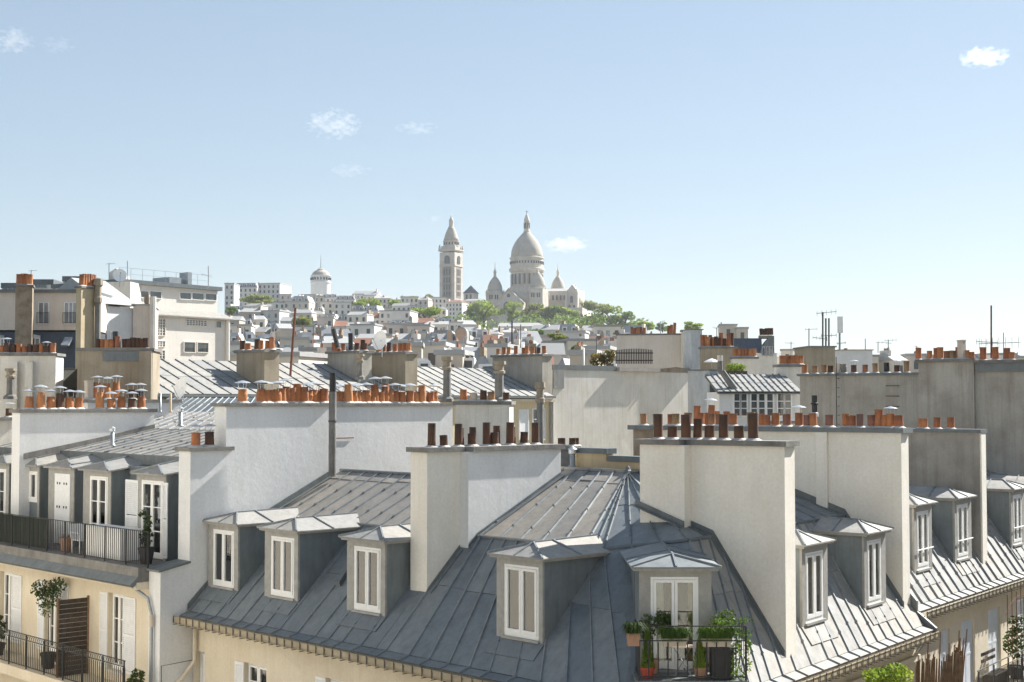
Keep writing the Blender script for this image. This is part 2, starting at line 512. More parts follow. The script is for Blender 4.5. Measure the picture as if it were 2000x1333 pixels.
def casement(part, F, u0, u1, v, z0, z1, leaves=2, bars=(), fmat='white_paint', gmat='glass_clear', fw=.055, curtain=None):
    """white two-leaf window in a front facing -F.v; part is the parent"""
    fm = MB()
    d = .06
    F.box(fm, u0, u0 + fw, v - d, v, z0, z1)
    F.box(fm, u1 - fw, u1, v - d, v, z0, z1)
    F.box(fm, u0 + fw, u1 - fw, v - d, v, z1 - fw, z1)
    F.box(fm, u0 + fw, u1 - fw, v - d, v, z0, z0 + fw * 1.6)
    fr = fm.build('window_frame', M[fmat], part)
    wdt = (u1 - u0 - 2 * fw) / leaves
    for i in range(leaves):
        a, b = u0 + fw + i * wdt + .004, u0 + fw + (i + 1) * wdt - .004
        zz0, zz1 = z0 + fw * 1.6 + .004, z1 - fw - .004
        k = .06
        m = MB()
        F.box(m, a, a + k, v - d - .02, v - .015, zz0, zz1)
        F.box(m, b - k, b, v - d - .02, v - .015, zz0, zz1)
        F.box(m, a + k, b - k, v - d - .02, v - .015, zz1 - k, zz1)
        F.box(m, a + k, b - k, v - d - .02, v - .015, zz0, zz0 + k * 1.5)
        for t in bars:
            zt = lerp(zz0, zz1, t)
            F.box(m, a + k, b - k, v - d - .012, v - .02, zt - .014, zt + .014)
        m.build('sash', M[fmat], part)
        g = MB()
        F.box(g, a + k - .01, b - k + .01, v - .04, v - .03, zz0 + k, zz1 - k + .01)
        g.build('pane', M[gmat], part)
        if gmat == 'glass_clear':                             # dark panel stands in for the unlit room, curtains drawn part of the way
            k2 = MB(); F.box(k2, a + k - .005, b - k + .005, v - .012, v - .004, zz0 + k, zz1 - k); k2.build('room_shade', M['unlit_room'], part)
            cm = curtain or rnd.choice(['curtain_white', 'curtain_white', 'curtain_gold', None])
            if cm:
                fr_ = rnd.uniform(.25, .6)
                e0 = a + k if i == 0 else b - k
                e1 = lerp(e0, (b - k) if i == 0 else (a + k), fr_)
                n = 9; cu = MB()
                for q in range(n):
                    x0, x1 = lerp(e0, e1, q / n), lerp(e0, e1, (q + 1) / n)
                    d0, d1 = (.014, .026) if q % 2 else (.026, .014)
                    cu.add([F(x0, v - d0, zz0 + k), F(x1, v - d1, zz0 + k), F(x1, v - d1, zz1 - k), F(x0, v - d0, zz1 - k)], [(0, 1, 2, 3)])
                cu.build('curtain', M[cm], part)
    return fr

def dormer(thing_, F, u0, u1, vf, z0, z1, slope, brk, zbrk, roofh=.26, win=None, over=.13, door=False, leaves=2, bars=(), gmat='glass_clear', sill=True, curtain=None, bodymat='zinc_cheek', roofmat='zinc_lit', back=None):
    """dormer with zinc cheeks, hipped zinc top, grey frame and a white casement"""
    zs = lambda v: slope(v)
    vb = back if back is not None else brk + .5
    body = MB()
    prof = [(vf, z0 - .05), (vf, z1), (vb, z1), (vb, zs(vb) - .25)]
    body.prism([F(u0, a, b) for a, b in prof], F.u * (u1 - u0))
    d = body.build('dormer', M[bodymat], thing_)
    # folded seam on the near cheek
    sm = MB()
    for uu, sg in ((u0, -1), (u1, 1)):
        for vv in (vf + (brk - vf) * .5,):
            F.box(sm, uu, uu + sg * .012, vv, vv + .02, zs(vv), z1)
    sm.build('cheek_seam', M['zinc_trim'], d)
    # frame boards
    wu0, wu1 = win if win else (u0 + .17, u1 - .17)
    jm = MB()
    F.box(jm, u0 - .02, wu0, vf - .07, vf - .002, z0 - .04, z1)
    F.box(jm, wu1, u1 + .02, vf - .07, vf - .002, z0 - .04, z1)
    F.box(jm, wu0, wu1, vf - .07, vf - .002, z1 - .14, z1)
    jm.build('dormer_frame', M['dormer_grey'], d)
    if sill:
        sl = MB(); F.box(sl, wu0 - .03, wu1 + .03, vf - .13, vf - .003, z0 - .03, z0 + .03)
        sl.build('sill', M['dormer_grey'], d)
    casement(d, F, wu0, wu1, vf, z0 + .03, z1 - .14, leaves, bars, gmat=gmat, curtain=curtain)
    # roof
    o = over
    um = (u0 + u1) / 2
    fa = MB(); F.box(fa, u0 - o, u1 + o, vf - o - .06, vb, z1 + .001, z1 + .09)
    fa.build('fascia', M['dormer_grey'], d)
    e = .05
    zt = z1 + .093
    FL, FR = F(u0 - o - e, vf - o - .06 - e, zt), F(u1 + o + e, vf - o - .06 - e, zt)
    BL, BR = F(u0 - o - e, vb, zt), F(u1 + o + e, vb, zt)
    R0, R1 = F(um, vf + .42, zt + roofh), F(um, vb, zt + roofh + .03)
    rf = MB()
    dn = V((0, 0, -.035))
    for poly in ([FL, FR, R0], [FR, BR, R1, R0], [FL, R0, R1, BL]):
        nn = V((0, 0, 0))
        k = MB(); k.prism(poly, dn)
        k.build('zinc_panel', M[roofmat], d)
    for a, b in ((FL, R0), (FR, R0), (R0, R1), (lerp(FL, FR, .5), R0), (lerp(FR, BR, .35), lerp(R0, R1, .25)), (lerp(FR, BR, .7), lerp(R0, R1, .7)), (lerp(FL, BL, .45), lerp(R0, R1, .3))):
        t = MB(); t.tube([a + V((0, 0, .012)), b + V((0, 0, .012))], .028, 4)
        t.build('batten', M['batten'], d)
    return d

def lathe_mesh(name, prof, mat, n=14, smooth=True):
    m = MB(); m.lathe((0, 0, 0), prof, n)
    return m.mesh(name, mat, smooth)
POT = {}
def potmesh(shape, mat):
    k = (shape, mat)
    if k not in POT:
        prof = {
            'plain': [(1, 0), (.97, .5), (.95, .9), (.99, .93), (.99, 1), (.8, 1), (.78, .6)],
            'tall': [(1, 0), (.98, .3), (.95, .96), (.98, 1), (.82, 1), (.8, .7)],
            'bulge': [(1.02, 0), (1.0, .5), (1.02, .62), (.95, .66), (.9, .8), (.84, .94), (.88, .96), (.86, 1), (.68, 1), (.66, .7)],
            'band': [(1, 0), (1, .55), (1.08, .57), (1.08, .66), (1, .68), (.96, .97), (1.02, 1), (.8, 1), (.78, .7)],
            'square': [(1.2, 0), (1.2, .1), (1.12, .12), (1.12, .92), (1.25, .94), (1.25, 1), (.9, 1), (.88, .7)],
        }[shape]
        me = lathe_mesh('chimney_pot', prof, M[mat], 4 if shape == 'square' else 14, shape != 'square')
        POT[k] = me
    return POT[k]
_hat = MB()
for k in range(3):
    w = 2 * math.pi * k / 3 + .4
    _hat.tube([(.8 * math.cos(w), .8 * math.sin(w), -.4), (1.05 * math.cos(w), 1.05 * math.sin(w), 1.25)], .06, 4)
_hat.lathe((0, 0, 1.25), [(1.75, 0), (1.78, .05), (1.1, .3), (.35, .5), (0, .56)], 12)
HAT = _hat.mesh('cowl', M['hat_metal'])
_c = MB(); _c.lathe((0, 0, 0), [(1.7, -.02), (1.5, .12), (1.12, .38), (1.0, .42)], 10)
COLLAR = _c.mesh('mortar_collar', M['mortar'])
def pot(parent, P, h=.5, r=.12, shape='plain', mat='terra', hat=False, collar=True):
    P = V(P)
    yaw = rnd.uniform(0, 6.28) if shape != 'square' else rnd.uniform(-.1, .1)
    tk = .012 if shape == 'tall' else .045
    tilt = Matrix.Rotation(rnd.uniform(-tk, tk), 4, 'X') @ Matrix.Rotation(rnd.uniform(-tk, tk), 4, 'Y') @ Matrix.Rotation(yaw, 4, 'Z')
    h *= rnd.uniform(.93, 1.07)
    W = Matrix.Translation(P) @ tilt @ Matrix.Diagonal((r, r, h, 1))
    o = link('chimney_pot', potmesh(shape, mat), parent, W)
    if collar:
        link('mortar_collar', COLLAR, o, Matrix.Translation(P) @ Matrix.Diagonal((r, r, r, 1)))
    if hat:
        rr = r * (hat if isinstance(hat, float) else 1.0)
        link('cowl', HAT, o, Matrix.Translation(P + V((0, 0, h))) @ tilt @ Matrix.Diagonal((rr, rr, r, 1)))
    return o
def stack(name, label, F, u0, u1, v0, v1, z0, z1, wall, cap='cement', over=.09, capt=.13, cat='chimney', group=None):
    """chimney wall with a cement cap; returns the thing and the height its pots stand at"""
    t = thing(name, label, cat, F((u0 + u1) / 2, (v0 + v1) / 2, z0), group)
    m = MB(); F.box(m, u0, u1, v0, v1, z0, z1); m.build('wall', M[wall], t)
    c = MB(); F.box(c, u0 - over, u1 + over, v0 - over, v1 + over, z1 + .002, z1 + capt); c.build('cap', M[cap], t)
    return t, z1 + capt
def vent_pipe(name, label, P, h, r=.06, mat='galv', hat=True, cat='vent pipe', group=None):
    P = V(P)
    t = thing(name, label, cat, P, group)
    m = MB(); m.lathe(P, [(r * 2.2, 0), (r * 1.6, .05), (r, .1), (r, h)], 10); m.build('pipe', M[mat], t, True)
    if hat:
        m = MB(); m.lathe(P + V((0, 0, h)), [(r * 1.05, -.03), (r * 1.5, 0), (r * 1.5, r * 1.4), (r * 1.9, r * 1.5), (.3 * r, r * 2.6)], 10)
        m.build('cap', M['hat_metal' if mat == 'galv' else mat], t)
    return t
def gutter(thing_, F, u0, u1, v, z, step=.33, bmat='iron_grey', gmat='gutter_tan'):
    """deep U-shaped eaves gutter hung in strap brackets"""
    o = [(v - .10, z + .01), (v - .105, z - .10), (v - .085, z - .16), (v - .03, z - .19), (v + .06, z - .19), (v + .10, z - .14), (v + .10, z + .03)]
    n_ = [(v + .085, z + .03), (v + .085, z - .13), (v + .05, z - .175), (v - .025, z - .175), (v - .07, z - .15), (v - .09, z - .095), (v - .085, z + .01)]
    m = MB(); m.prism([F(u0, a, b) for a, b in o + n_], F.u * (u1 - u0))
    F.box(m, u0, u1, v - .118, v - .092, z + .012, z + .032)
    g = m.build('gutter', M[gmat], thing_)
    n = max(1, int((u1 - u0) / step))
    bm = MB()
    F.box(bm, -.012, .012, v - .128, v - .112, z - .17, z + .045)
    F.box(bm, -.012, .012, v - .128, v + .1, z - .212, z - .196)
    me = MB(); me.v = [tuple(V(q) - F(0, 0, 0)) for q in bm.v]; me.f = bm.f
    data = me.mesh('gutter_bracket', M[bmat])
    for i in range(n + 1):
        link('gutter_bracket', data, g, Matrix.Translation(F(u0 + (u1 - u0) * i / n, 0, 0)))
    return g
def shutter(part, F, u0, u1, v, z0, z1, louvre=True, mat='shutter_white', name='shutter', face=-1):
    m = MB(); k = .05; d = .035
    F.box(m, u0, u0 + k, v - d, v, z0, z1); F.box(m, u1 - k, u1, v - d, v, z0, z1)
    for a, b in ((z0, z0 + .08), (z1 - .07, z1), ((z0 + z1) / 2 - .035, (z0 + z1) / 2 + .035)):
        F.box(m, u0 + k, u1 - k, v - d, v, a, b)
    o = m.build(name, M[mat], part)
    if louvre:
        s = MB(); z = z0 + .1
        while z < z1 - .09:
            if abs(z - (z0 + z1) / 2) > .05:
                s.prism([F(u0 + k, v - d + .002, z), F(u0 + k, v - .004, z + .045), F(u0 + k, v - .004, z + .055), F(u0 + k, v - d + .002, z + .012)], F.u * (u1 - u0 - 2 * k))
            z += .062
        x = s.build('louvre_slats', M[mat], part)
        x['kind'] = 'stuff'
    else:
        s = MB(); F.box(s, u0 + k, u1 - k, v - d + .008, v - .006, z0 + .08, z1 - .07); s.build('shutter_panel', M[mat], part)
    return o
def railing(name, label, F, u0, u1, v, z0, h, step=.11, mat='iron', cat='railing', posts=1.2, top2=None, r=.009):
    t = thing(name, label, cat, F((u0 + u1) / 2, v, z0))
    a = MB(); F.box(a, u0, u1, v - .02, v + .02, z0 + h - .02, z0 + h); a.build('top_rail', M[mat], t)
    a = MB(); F.box(a, u0, u1, v - .012, v + .012, z0 + .06, z0 + .085); a.build('bottom_rail', M[mat], t)
    if top2:
        a = MB(); F.box(a, u0, u1, v - .012, v + .012, z0 + h - top2, z0 + h - top2 + .022); a.build('middle_rail', M[mat], t)
    ht = h - .085 - .02 - (top2 or 0)
    b = MB(); b.abox(-r, r, -r, r, 0, ht); me = b.mesh('bar', M[mat])
    n = int(abs(u1 - u0) / step)
    for i in range(n + 1):
        uu = lerp(u0, u1, i / n)
        link('bar', me, t, Matrix.Translation(F(uu, v, z0 + .085)))
    b = MB(); b.abox(-.02, .02, -.02, .02, 0, h - .02); mp = b.mesh('post', M[mat])
    n = max(1, int(abs(u1 - u0) / posts))
    for i in range(n + 1):
        link('post', mp, t, Matrix.Translation(F(lerp(u0, u1, i / n), v - .03, z0)))
    return t
def leaves(mb, c, rad, n, size, seed=0, flat=.0, inner=.35):
    """n leaf-sized quads through an ellipsoid"""
    r = random.Random(seed)
    c = V(c)
    for _ in range(n):
        while True:
            q = V((r.uniform(-1, 1), r.uniform(-1, 1), r.uniform(-1, 1)))
            if inner < q.length < 1 or (q.length < 1 and r.random() < .25):
                break
        P = c + V((q.x * rad[0], q.y * rad[1], q.z * rad[2]))
        a = V((r.gauss(0, 1), r.gauss(0, 1), r.gauss(0, 1) * (1 - flat))).normalized()
        b = a.cross(V((r.gauss(0, 1), r.gauss(0, 1), r.gauss(0, 1)))).normalized()
        s = size * r.uniform(.6, 1.3)
        mb.add([P - a * s, P - b * s * .55, P + a * s, P + b * s * .55], [(0, 1, 2, 3)])
    return mb
TREES = {}
def tree(name, label, P, h, w, mat='leaf_far', seed=1, n=1500, leaf=.55, trunk=True, cat='tree', group=None, low=.25):
    """tapered trunk with limbs, a crown of leaf clumps with gaps"""
    P = V(P); r = random.Random(seed)
    t = thing(name, label, cat, P, group)
    if trunk:
        m = MB()
        m.tube([P, P + V((0, 0, h * .3)), P + V((r.uniform(-.05, .05) * w, 0, h * .62))], [w * .04, w * .03, w * .015], 6)
        for k in range(5):
            a = r.uniform(0, 6.28)
            q = P + V((0, 0, h * r.uniform(.28, .5)))
            m.tube([q, q + V((math.cos(a) * w * .22, math.sin(a) * w * .22, h * .2)), q + V((math.cos(a) * w * .36, math.sin(a) * w * .36, h * .34))], [w * .018, w * .012, w * .005], 4)
        m.build('trunk', M['bark'], t)
    mb = MB()
    nc = 13
    for k in range(nc):
        a = r.uniform(0, 6.28); rr = w * .5 * math.sqrt(r.random()) * .72
        zz = h * (low + (1 - low) * (.12 + .72 * r.random()))
        fall = 1 - .45 * abs((zz / h - (low + .45 * (1 - low)))) / .5
        c = P + V((math.cos(a) * rr * fall, math.sin(a) * rr * fall, zz))
        s = r.uniform(.55, 1.0)
        leaves(mb, c, (w * .23 * s, w * .23 * s, h * .15 * s), int(n / nc * s * 1.25), leaf, seed * 31 + k, .0, .55)
    mb.build('crown', M[mat], t)
    return t

# ------------------------------------------------------------------ walls with openings
def wall(part_name, thing_, F, u0, u1, v0, v1, z0, z1, mat, holes=()):
    """front wall v0..v1 with real openings (u0, u1, z0, z1)"""
    us = sorted({u0, u1, *[h[0] for h in holes], *[h[1] for h in holes]})
    zs = sorted({z0, z1, *[h[2] for h in holes], *[h[3] for h in holes]})
    us = [u for u in us if u0 <= u <= u1]; zs = [z for z in zs if z0 <= z <= z1]
    def solid(i, j):
        if i < 0 or j < 0 or i >= len(us) - 1 or j >= len(zs) - 1:
            return False
        a, b = (us[i] + us[i + 1]) / 2, (zs[j] + zs[j + 1]) / 2
        return not any(h[0] < a < h[1] and h[2] < b < h[3] for h in holes)
    m = MB()
    for i in range(len(us) - 1):
        for j in range(len(zs) - 1):
            if not solid(i, j):
                continue
            a, b, c, d = us[i], us[i + 1], zs[j], zs[j + 1]
            m.add([F(a, v0, c), F(b, v0, c), F(b, v0, d), F(a, v0, d)], [(0, 1, 2, 3)])
            m.add([F(a, v1, c), F(b, v1, c), F(b, v1, d), F(a, v1, d)], [(3, 2, 1, 0)])
            if not solid(i - 1, j): m.add([F(a, v0, c), F(a, v1, c), F(a, v1, d), F(a, v0, d)], [(0, 1, 2, 3)])
            if not solid(i + 1, j): m.add([F(b, v0, c), F(b, v1, c), F(b, v1, d), F(b, v0, d)], [(0, 1, 2, 3)])
            if not solid(i, j - 1): m.add([F(a, v0, c), F(b, v0, c), F(b, v1, c), F(a, v1, c)], [(0, 1, 2, 3)])
            if not solid(i, j + 1): m.add([F(a, v0, d), F(b, v0, d), F(b, v1, d), F(a, v1, d)], [(0, 1, 2, 3)])
    return m.build(part_name, M[mat], thing_)
def window_in(wallpart, F, u0, u1, v, z0, z1, bars=(.5,), shut=None, leaves=2, dark=True, gmat='glass_clear', recess=.14, smat='shutter_white', louvre=True):
    """casement set back in an opening; shut = list of (u0, u1) shutters folded on the front or closed in the reveal"""
    casement(wallpart, F, u0 + .01, u1 - .01, v + recess + .06, z0 + .01, z1 - .01, leaves, bars, gmat=gmat)
    s = MB(); F.box(s, u0 - .06, u1 + .06, v - .08, v + recess - .01, z0 - .06, z0 - .002); s.build('sill', M['pale_wall'], wallpart)
    for a, b, dv in (shut or []):
        shutter(wallpart, F, a, b, v + dv, z0 + .02, z1 - .02, louvre, smat)

# ------------------------------------------------------------------ ground and streets
def terrain_z(x, y):
    d = math.hypot(x, y)
    pxx = CX + FPX * x / max(y, 1.0) if y > 0 else CX
    side = 1.0
    if pxx > 1150:
        side = max(.12, 1 - (pxx - 1150) / 620.0)
    if pxx < 200:
        side = max(.35, 1 - (200 - pxx) / 1500.0)
    prof = [(0, -24), (130, -24), (220, -7), (330, 5), (450, 18), (620, 32), (800, 40), (1000, 47), (1130, 55), (1300, 50), (1700, 20), (2500, -10), (9000, -30)]
    for (d0, z0), (d1, z1) in zip(prof, prof[1:]):
        if d <= d1:
            z = lerp(z0, z1, (d - d0) / (d1 - d0)); break
    else:
        z = -30
    if y <= 0:
        return GROUND
    return GROUND + (z - GROUND) * (side if d > 120 else 1)
gm = MB()
rings = [0, 40, 80, 130, 175, 220, 270, 330, 390, 450, 530, 620, 710, 800, 900, 1000, 1130, 1300, 1500, 1700, 2000, 2600]
na = 240
for d in rings:
    for k in range(na):
        w = 2 * math.pi * k / na
        x, y = d * math.sin(w), d * math.cos(w)
        gm.v.append((x, y, terrain_z(x, y)))
for i in range(len(rings) - 1):
    for k in range(na):
        gm.f.append((i * na + k, (i + 1) * na + k, (i + 1) * na + (k + 1) % na, i * na + (k + 1) % na))
struct(gm.build('ground', M['earth']))
rd = MB()
C0 = L(-4.2, -.2, 0)
for F, e in ((L, 60), (R, 60)):
    a, b = F(-12, -.2 - 11, GROUND + .02), F(e, -.2 - 11, GROUND + .02)
    rd.add([F(-14, -10, GROUND + .02), F(e, -10, GROUND + .02), F(e, -2.4, GROUND + .02), F(-14, -2.4, GROUND + .02)], [(0, 1, 2, 3)])
    if F is L:
        struct(rd.build('street', M['asphalt'])); rd = MB()
for vv in rd.v: pass
rd.v = [(x, y, z + .006) for x, y, z in rd.v]
struct(rd.build('street', M['asphalt']))
for F, s in ((L, -4.0), (R, -6.9)):
    pv = MB(); F.box(pv, s, 60, -2.4, .2, GROUND - .2, GROUND + .14 + (.004 if F is R else 0)); struct(pv.build('pavement', M['cement']))

# ------------------------------------------------------------------ the corner building
SL, SU = 2.65 / 2.9, .46
SR, SRU = 2.95 / 2.1, 1.3 / 3.9
zL = lambda v: ZE + SL * v if v < 2.9 else -3.5 + SU * (v - 2.9)
zR = lambda v: ZE + SR * v if v < 2.1 else -3.2 + SRU * (v - 2.1)
CB = thing('corner_building', 'cream corner house with zinc mansard roof and a plant-filled balcony at its corner', 'building', L(4, 3, GROUND))
UP = 13.55
LC, RC = -2.64, -5.55                       # where the chamfered corner cuts the two eaves
CLe, CRe = L(LC, 0, ZE), R(RC, 0, ZE)
CLb, CRb = L(.25, 2.9, -3.5), R(-3.52, 2.1, -3.2)
APEX = L(2.5, 6.56, -1.87)
holesL = [(12.95, 14.0 - .6, -9.1, -7.32), (9.95, 11.0, -9.1, -7.32), (6.25, 7.35, -9.1, -7.22), (2.6, 3.7, -9.1, -7.25)]
wl_ = wall('wall', CB, L, LC + .15, UP, .22, .6, GROUND, -6.3, 'cream_wall', holesL)
for h in holesL:
    window_in(wl_, L, h[0], h[1], .22, h[2], h[3], (.4, .72), [(h[1] - .02, h[1] + .40, .0)] if h[1] < 13 else None)
cn = MB(); L.box(cn, LC + .1, UP, .05, .215, -6.62, -6.34); L.box(cn, LC + .1, UP, -.12, .04, -6.48, -6.34)
cn.build('cornice', M['cream_wall'], CB)
holesR = [(-2.2, -1.1, -9.1, -7.6), (1.9, 3.0, -9.1, -7.6)]
wr_ = wall('wall', CB, R, RC + .15, 5.3, .22, .6, GROUND, -6.3, 'cream_wall', holesR)
for h in holesR:
    window_in(wr_, R, h[0], h[1], .22, h[2], h[3], (.5,), [(h[0] + .05, h[0] + .5, .1), (h[1] - .5, h[1] - .05, .1)], louvre=False)
cn = MB(); R.box(cn, RC + .1, 5.3, .05, .215, -6.62, -6.34); R.box(cn, RC + .1, 5.3, -.12, .04, -6.5, -6.34)
R.box(cn, RC + .1, 5.3, .1, .216, -7.1, -6.95)
cn.build('cornice', M['cream_wall'], CB)
cw = MB()
a, b = L(LC + .15, .22, 0), R(RC + .15, .22, 0)
cw.prism([V((a.x, a.y, GROUND)), V((b.x, b.y, GROUND)), V((b.x, b.y + .4, GROUND)), V((a.x, a.y + .4, GROUND))], (0, 0, -6.3 - GROUND))
cw.build('wall', M['cream_wall'], CB)
# roof, left wing: steep part from the party wall to the big stack, then fanning to the chamfer
usA = [13.5, 12.8, 12.08, 11.52, 10.86, 10.31, 9.72, 9.04, 8.26, 7.51, 6.95, 6.41, 5.67, 5.1]
sA = [(13.5 - u) / (13.5 - 5.1) for u in usA]
def zp(name, A, B, C, D, ss, rows, mat, **k):
    return zinc_patch(CB, name, A, B, C, D, ss, rows, M[mat], **k)
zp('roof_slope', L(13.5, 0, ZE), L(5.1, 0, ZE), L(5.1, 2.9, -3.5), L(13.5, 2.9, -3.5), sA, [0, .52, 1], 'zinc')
zp('eaves_flare', L(13.5, -.3, ZE - .1), L(5.1, -.3, ZE - .1), L(5.1, 0, ZE), L(13.5, 0, ZE), sA, [0, 1], 'zinc')
usB = [5.1, 4.71, 3.87, 3.16, 2.47, 1.8, 1.15, .36, -.4, -1.15, -1.9, LC]
sB = [(5.1 - u) / (5.1 - LC) for u in usB]
zp('roof_slope', L(5.1, 0, ZE), CLe, CLb, L(5.1, 2.9, -3.5), sB, [0, .55, 1], 'zinc', edges=(0, 1))
zp('eaves_flare', L(5.1, -.3, ZE - .1), L(LC, -.3, ZE - .1), CLe, L(5.1, 0, ZE), sB, [0, 1], 'zinc')
# chamfer
zp('roof_slope', CLe, CRe, CRb, CLb, [0, .34, .67, 1], [0, .55, 1], 'zinc')
f0 = V((0, -.3, -.1))
zp('eaves_flare', CLe + f0, CRe + f0, CRe, CLe, [0, .5, 1], [0, 1], 'zinc')
# right wing
usR = [RC, -5.0, -4.45, -3.95, -3.52, -2.94, -2.3, -1.51, -.64, -.11, .5, 1.11, 1.62, 2.2, 2.76, 3.31, 3.89, 4.5, 5.25]
sR = [(u - RC) / (5.25 - RC) for u in usR]
zp('roof_slope', CRe, R(5.25, 0, ZE), R(5.25, 2.1, -3.2), CRb, sR, [0, .6, 1], 'zinc_lit', edges=(1, 0))
zp('eaves_flare', R(RC, -.3, ZE - .1), R(5.25, -.3, ZE - .1), R(5.25, 0, ZE), CRe, sR, [0, 1], 'zinc_lit')
# upper slopes
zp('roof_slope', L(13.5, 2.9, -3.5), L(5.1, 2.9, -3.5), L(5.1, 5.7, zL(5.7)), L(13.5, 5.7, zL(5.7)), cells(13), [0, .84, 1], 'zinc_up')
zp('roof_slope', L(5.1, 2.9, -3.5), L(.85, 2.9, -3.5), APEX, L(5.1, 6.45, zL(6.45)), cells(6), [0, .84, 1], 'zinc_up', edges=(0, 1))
zp('roof_slope', L(.85, 2.9, -3.5), CLb, APEX, APEX, [0, .55, 1], [0, .5, 1], 'zinc', edges=(0, 1), bmat=M['zinc_trim'], bw=.035)
zp('roof_slope', CLb, CRb, APEX, APEX, [0, .33, .67, 1], [0, .55, 1], 'zinc', edges=(0, 1), bmat=M['zinc_trim'], bw=.035)
RB = R(5.25, 6.0, zR(6.0))
zp('roof_slope', CRb, R(5.25, 2.1, -3.2), RB, APEX, cells(12), [0, .5, 1], 'zinc', bmat=M['zinc_trim'], bw=.035)
# ridge rolls, break rolls, apex knob
rr_ = MB()
rr_.tube([L(13.5, 5.72, zL(5.7) + .03), L(5.1, 5.72, zL(5.7) + .03)], .055, 6)
rr_.build('ridge_roll', M['zinc_trim'], CB)
rr_ = MB(); rr_.tube([L(5.1, 6.47, zL(6.45) + .03), APEX + V((0, 0, .03)), RB + V((0, 0, .03))], .055, 6)
rr_.build('ridge_roll', M['zinc_lit'], CB)
rr_ = MB(); rr_.lathe(APEX + V((0, 0, -.02)), [(.12, 0), (.12, .06), (.07, .1), (.05, .16), (.02, .2)], 8); rr_.build('finial', M['zinc_trim'], CB)
for A, B in ((L(13.5, 2.9, -3.5), L(.25, 2.9, -3.5)), (CLb, CRb), (CRb, R(5.25, 2.1, -3.2))):
    rr_ = MB(); rr_.tube([A + V((0, 0, .02)), B + V((0, 0, .02))], .045, 6); rr_.build('break_roll', M['zinc_trim'], CB)
# back of the roof, so that nothing is hollow from the side
bk = MB()
bk.add([L(13.5, 5.7, zL(5.7) - .1), L(5.1, 5.7, zL(5.7) - .1), L(5.1, 9.5, -3.6), L(13.5, 9.5, -3.6)], [(0, 1, 2, 3)])
bk.add([L(5.1, 6.45, zL(6.45) - .1), APEX - V((0, 0, .1)), L(2.5, 10.5, -3.4), L(5.1, 10.5, -3.4)], [(0, 1, 2, 3)])
bk.add([APEX - V((0, 0, .1)), RB - V((0, 0, .1)), R(5.25, 10, -3.4), L(2.5, 10.5, -3.4)], [(0, 1, 2, 3)])
bk.build('rear_slope', M['zinc_trim'], CB)
# gutters
gutter(CB, L, LC - .1, UP, -.36, ZE - .14)
gutter(CB, R, RC - .1, 5.25, -.36, ZE - .14)
gc = MB(); gc.tube([L(LC - .1, -.36, ZE - .2), R(RC - .1, -.36, ZE - .2)], .08, 8); gc.build('gutter', M['zinc_trim'], CB)
# dormers of the left wing
for (a, b, w, gm_, br) in ((12.02, 13.5, (12.2, 13.27), 'curtain_gold', ()), (9.2, 10.68, (9.35, 10.42), 'curtain_white', ()), (5.58, 7.06, (5.74, 6.8), None, ()), (.2, 1.6, (.3, 1.38), None, ())):
    dormer(CB, L, a, b, .76, -5.45, -3.62, zL, 2.9, -3.5, win=w, curtain=gm_, bars=br)
    ap = MB(); n_ = V((0, 0, 1)) - L.v * SL; n_.normalize()
    L.box(ap, a - .05, b + .05, .42, .9, -5.9, -5.9 + .01)
    ap = MB(); ap.prism([L(a - .06, .35, zL(.35)) + n_ * .02, L(b + .06, .35, zL(.35)) + n_ * .02, L(b + .06, .8, zL(.8)) + n_ * .02, L(a - .06, .8, zL(.8)) + n_ * .02], n_ * .015)
    ap.build('apron', M['zinc'], CB)
# dormers of the right wing
for (a, b, w, gm_) in ((-.95, .38, (-.8, .18), 'glass'), (2.58, 3.9, (2.72, 3.65), 'glass')):
    dormer(CB, R, a, b, .57, -5.35, -3.5, zR, 2.1, -3.2, win=w, back=2.6, leaves=2)
    n_ = (V((0, 0, 1)) - R.v * SR).normalized()
    ap = MB(); ap.prism([R(a - .06, .25, zR(.25)) + n_ * .02, R(b + .06, .25, zR(.25)) + n_ * .02, R(b + .06, .6, zR(.6)) + n_ * .02, R(a - .06, .6, zR(.6)) + n_ * .02], n_ * .015)
    ap.build('apron', M['zinc_lit'], CB)
# balcony dormer on the chamfer, facing the crossing
K = Frame((2.62, 30.65, 0), math.pi / 2, 0.0)
zK = lambda v: -5.75 + .78 * v
dormer(CB, K, .12, 1.62, 0, -5.72, -3.58, zK, 2.6, -3.4, win=(.34, 1.36), over=.16, roofmat='zinc', back=3.0, roofh=.2)  # shade on this dormer top put into its darker zinc tone
# roof hatch cowl on the left slope
hv = MB(); P0 = L(8.02, 1.25, zL(1.25)); hv.prism([P0, P0 + L.u * .22, P0 + L.u * .11 + L.v * .5 + V((0, 0, .46))], V((0, 0, .13)) - L.v * .05)
hv.build('roof_vent', M['zinc_trim'], CB)
# flashings where the stacks leave the roof
def flash(F, u, vs, zf, w=.16, sg=1, mat='zinc_trim'):
    for v0, v1 in zip(vs, vs[1:]):
        m = MB()
        a, b = F(u, v0, zf(v0)), F(u, v1, zf(v1))
        m.prism([a, b, b + V((0, 0, w)), a + V((0, 0, w))], F.u * sg * .03)
        m.prism([a + V((0, 0, .015)), b + V((0, 0, .015)), b + F.u * sg * .16 + V((0, 0, .015)), a + F.u * sg * .16 + V((0, 0, .015))], V((0, 0, .02)))
        m.build('flashing', M[mat], CB)
flash(L, 13.56, [0, 2.9, 5.4], zL, .2, -1)
flash(L, 4.78, [1.4, 2.55], zL, .1, -1); flash(L, 4.48, [2.58, 2.9, 6.1], zL, .1, -1)
flash(R, -2.42, [.2, 2.1, 2.7], zR, .16, -1); flash(R, -2.72, [2.72, 4.1], zR, .16, -1)
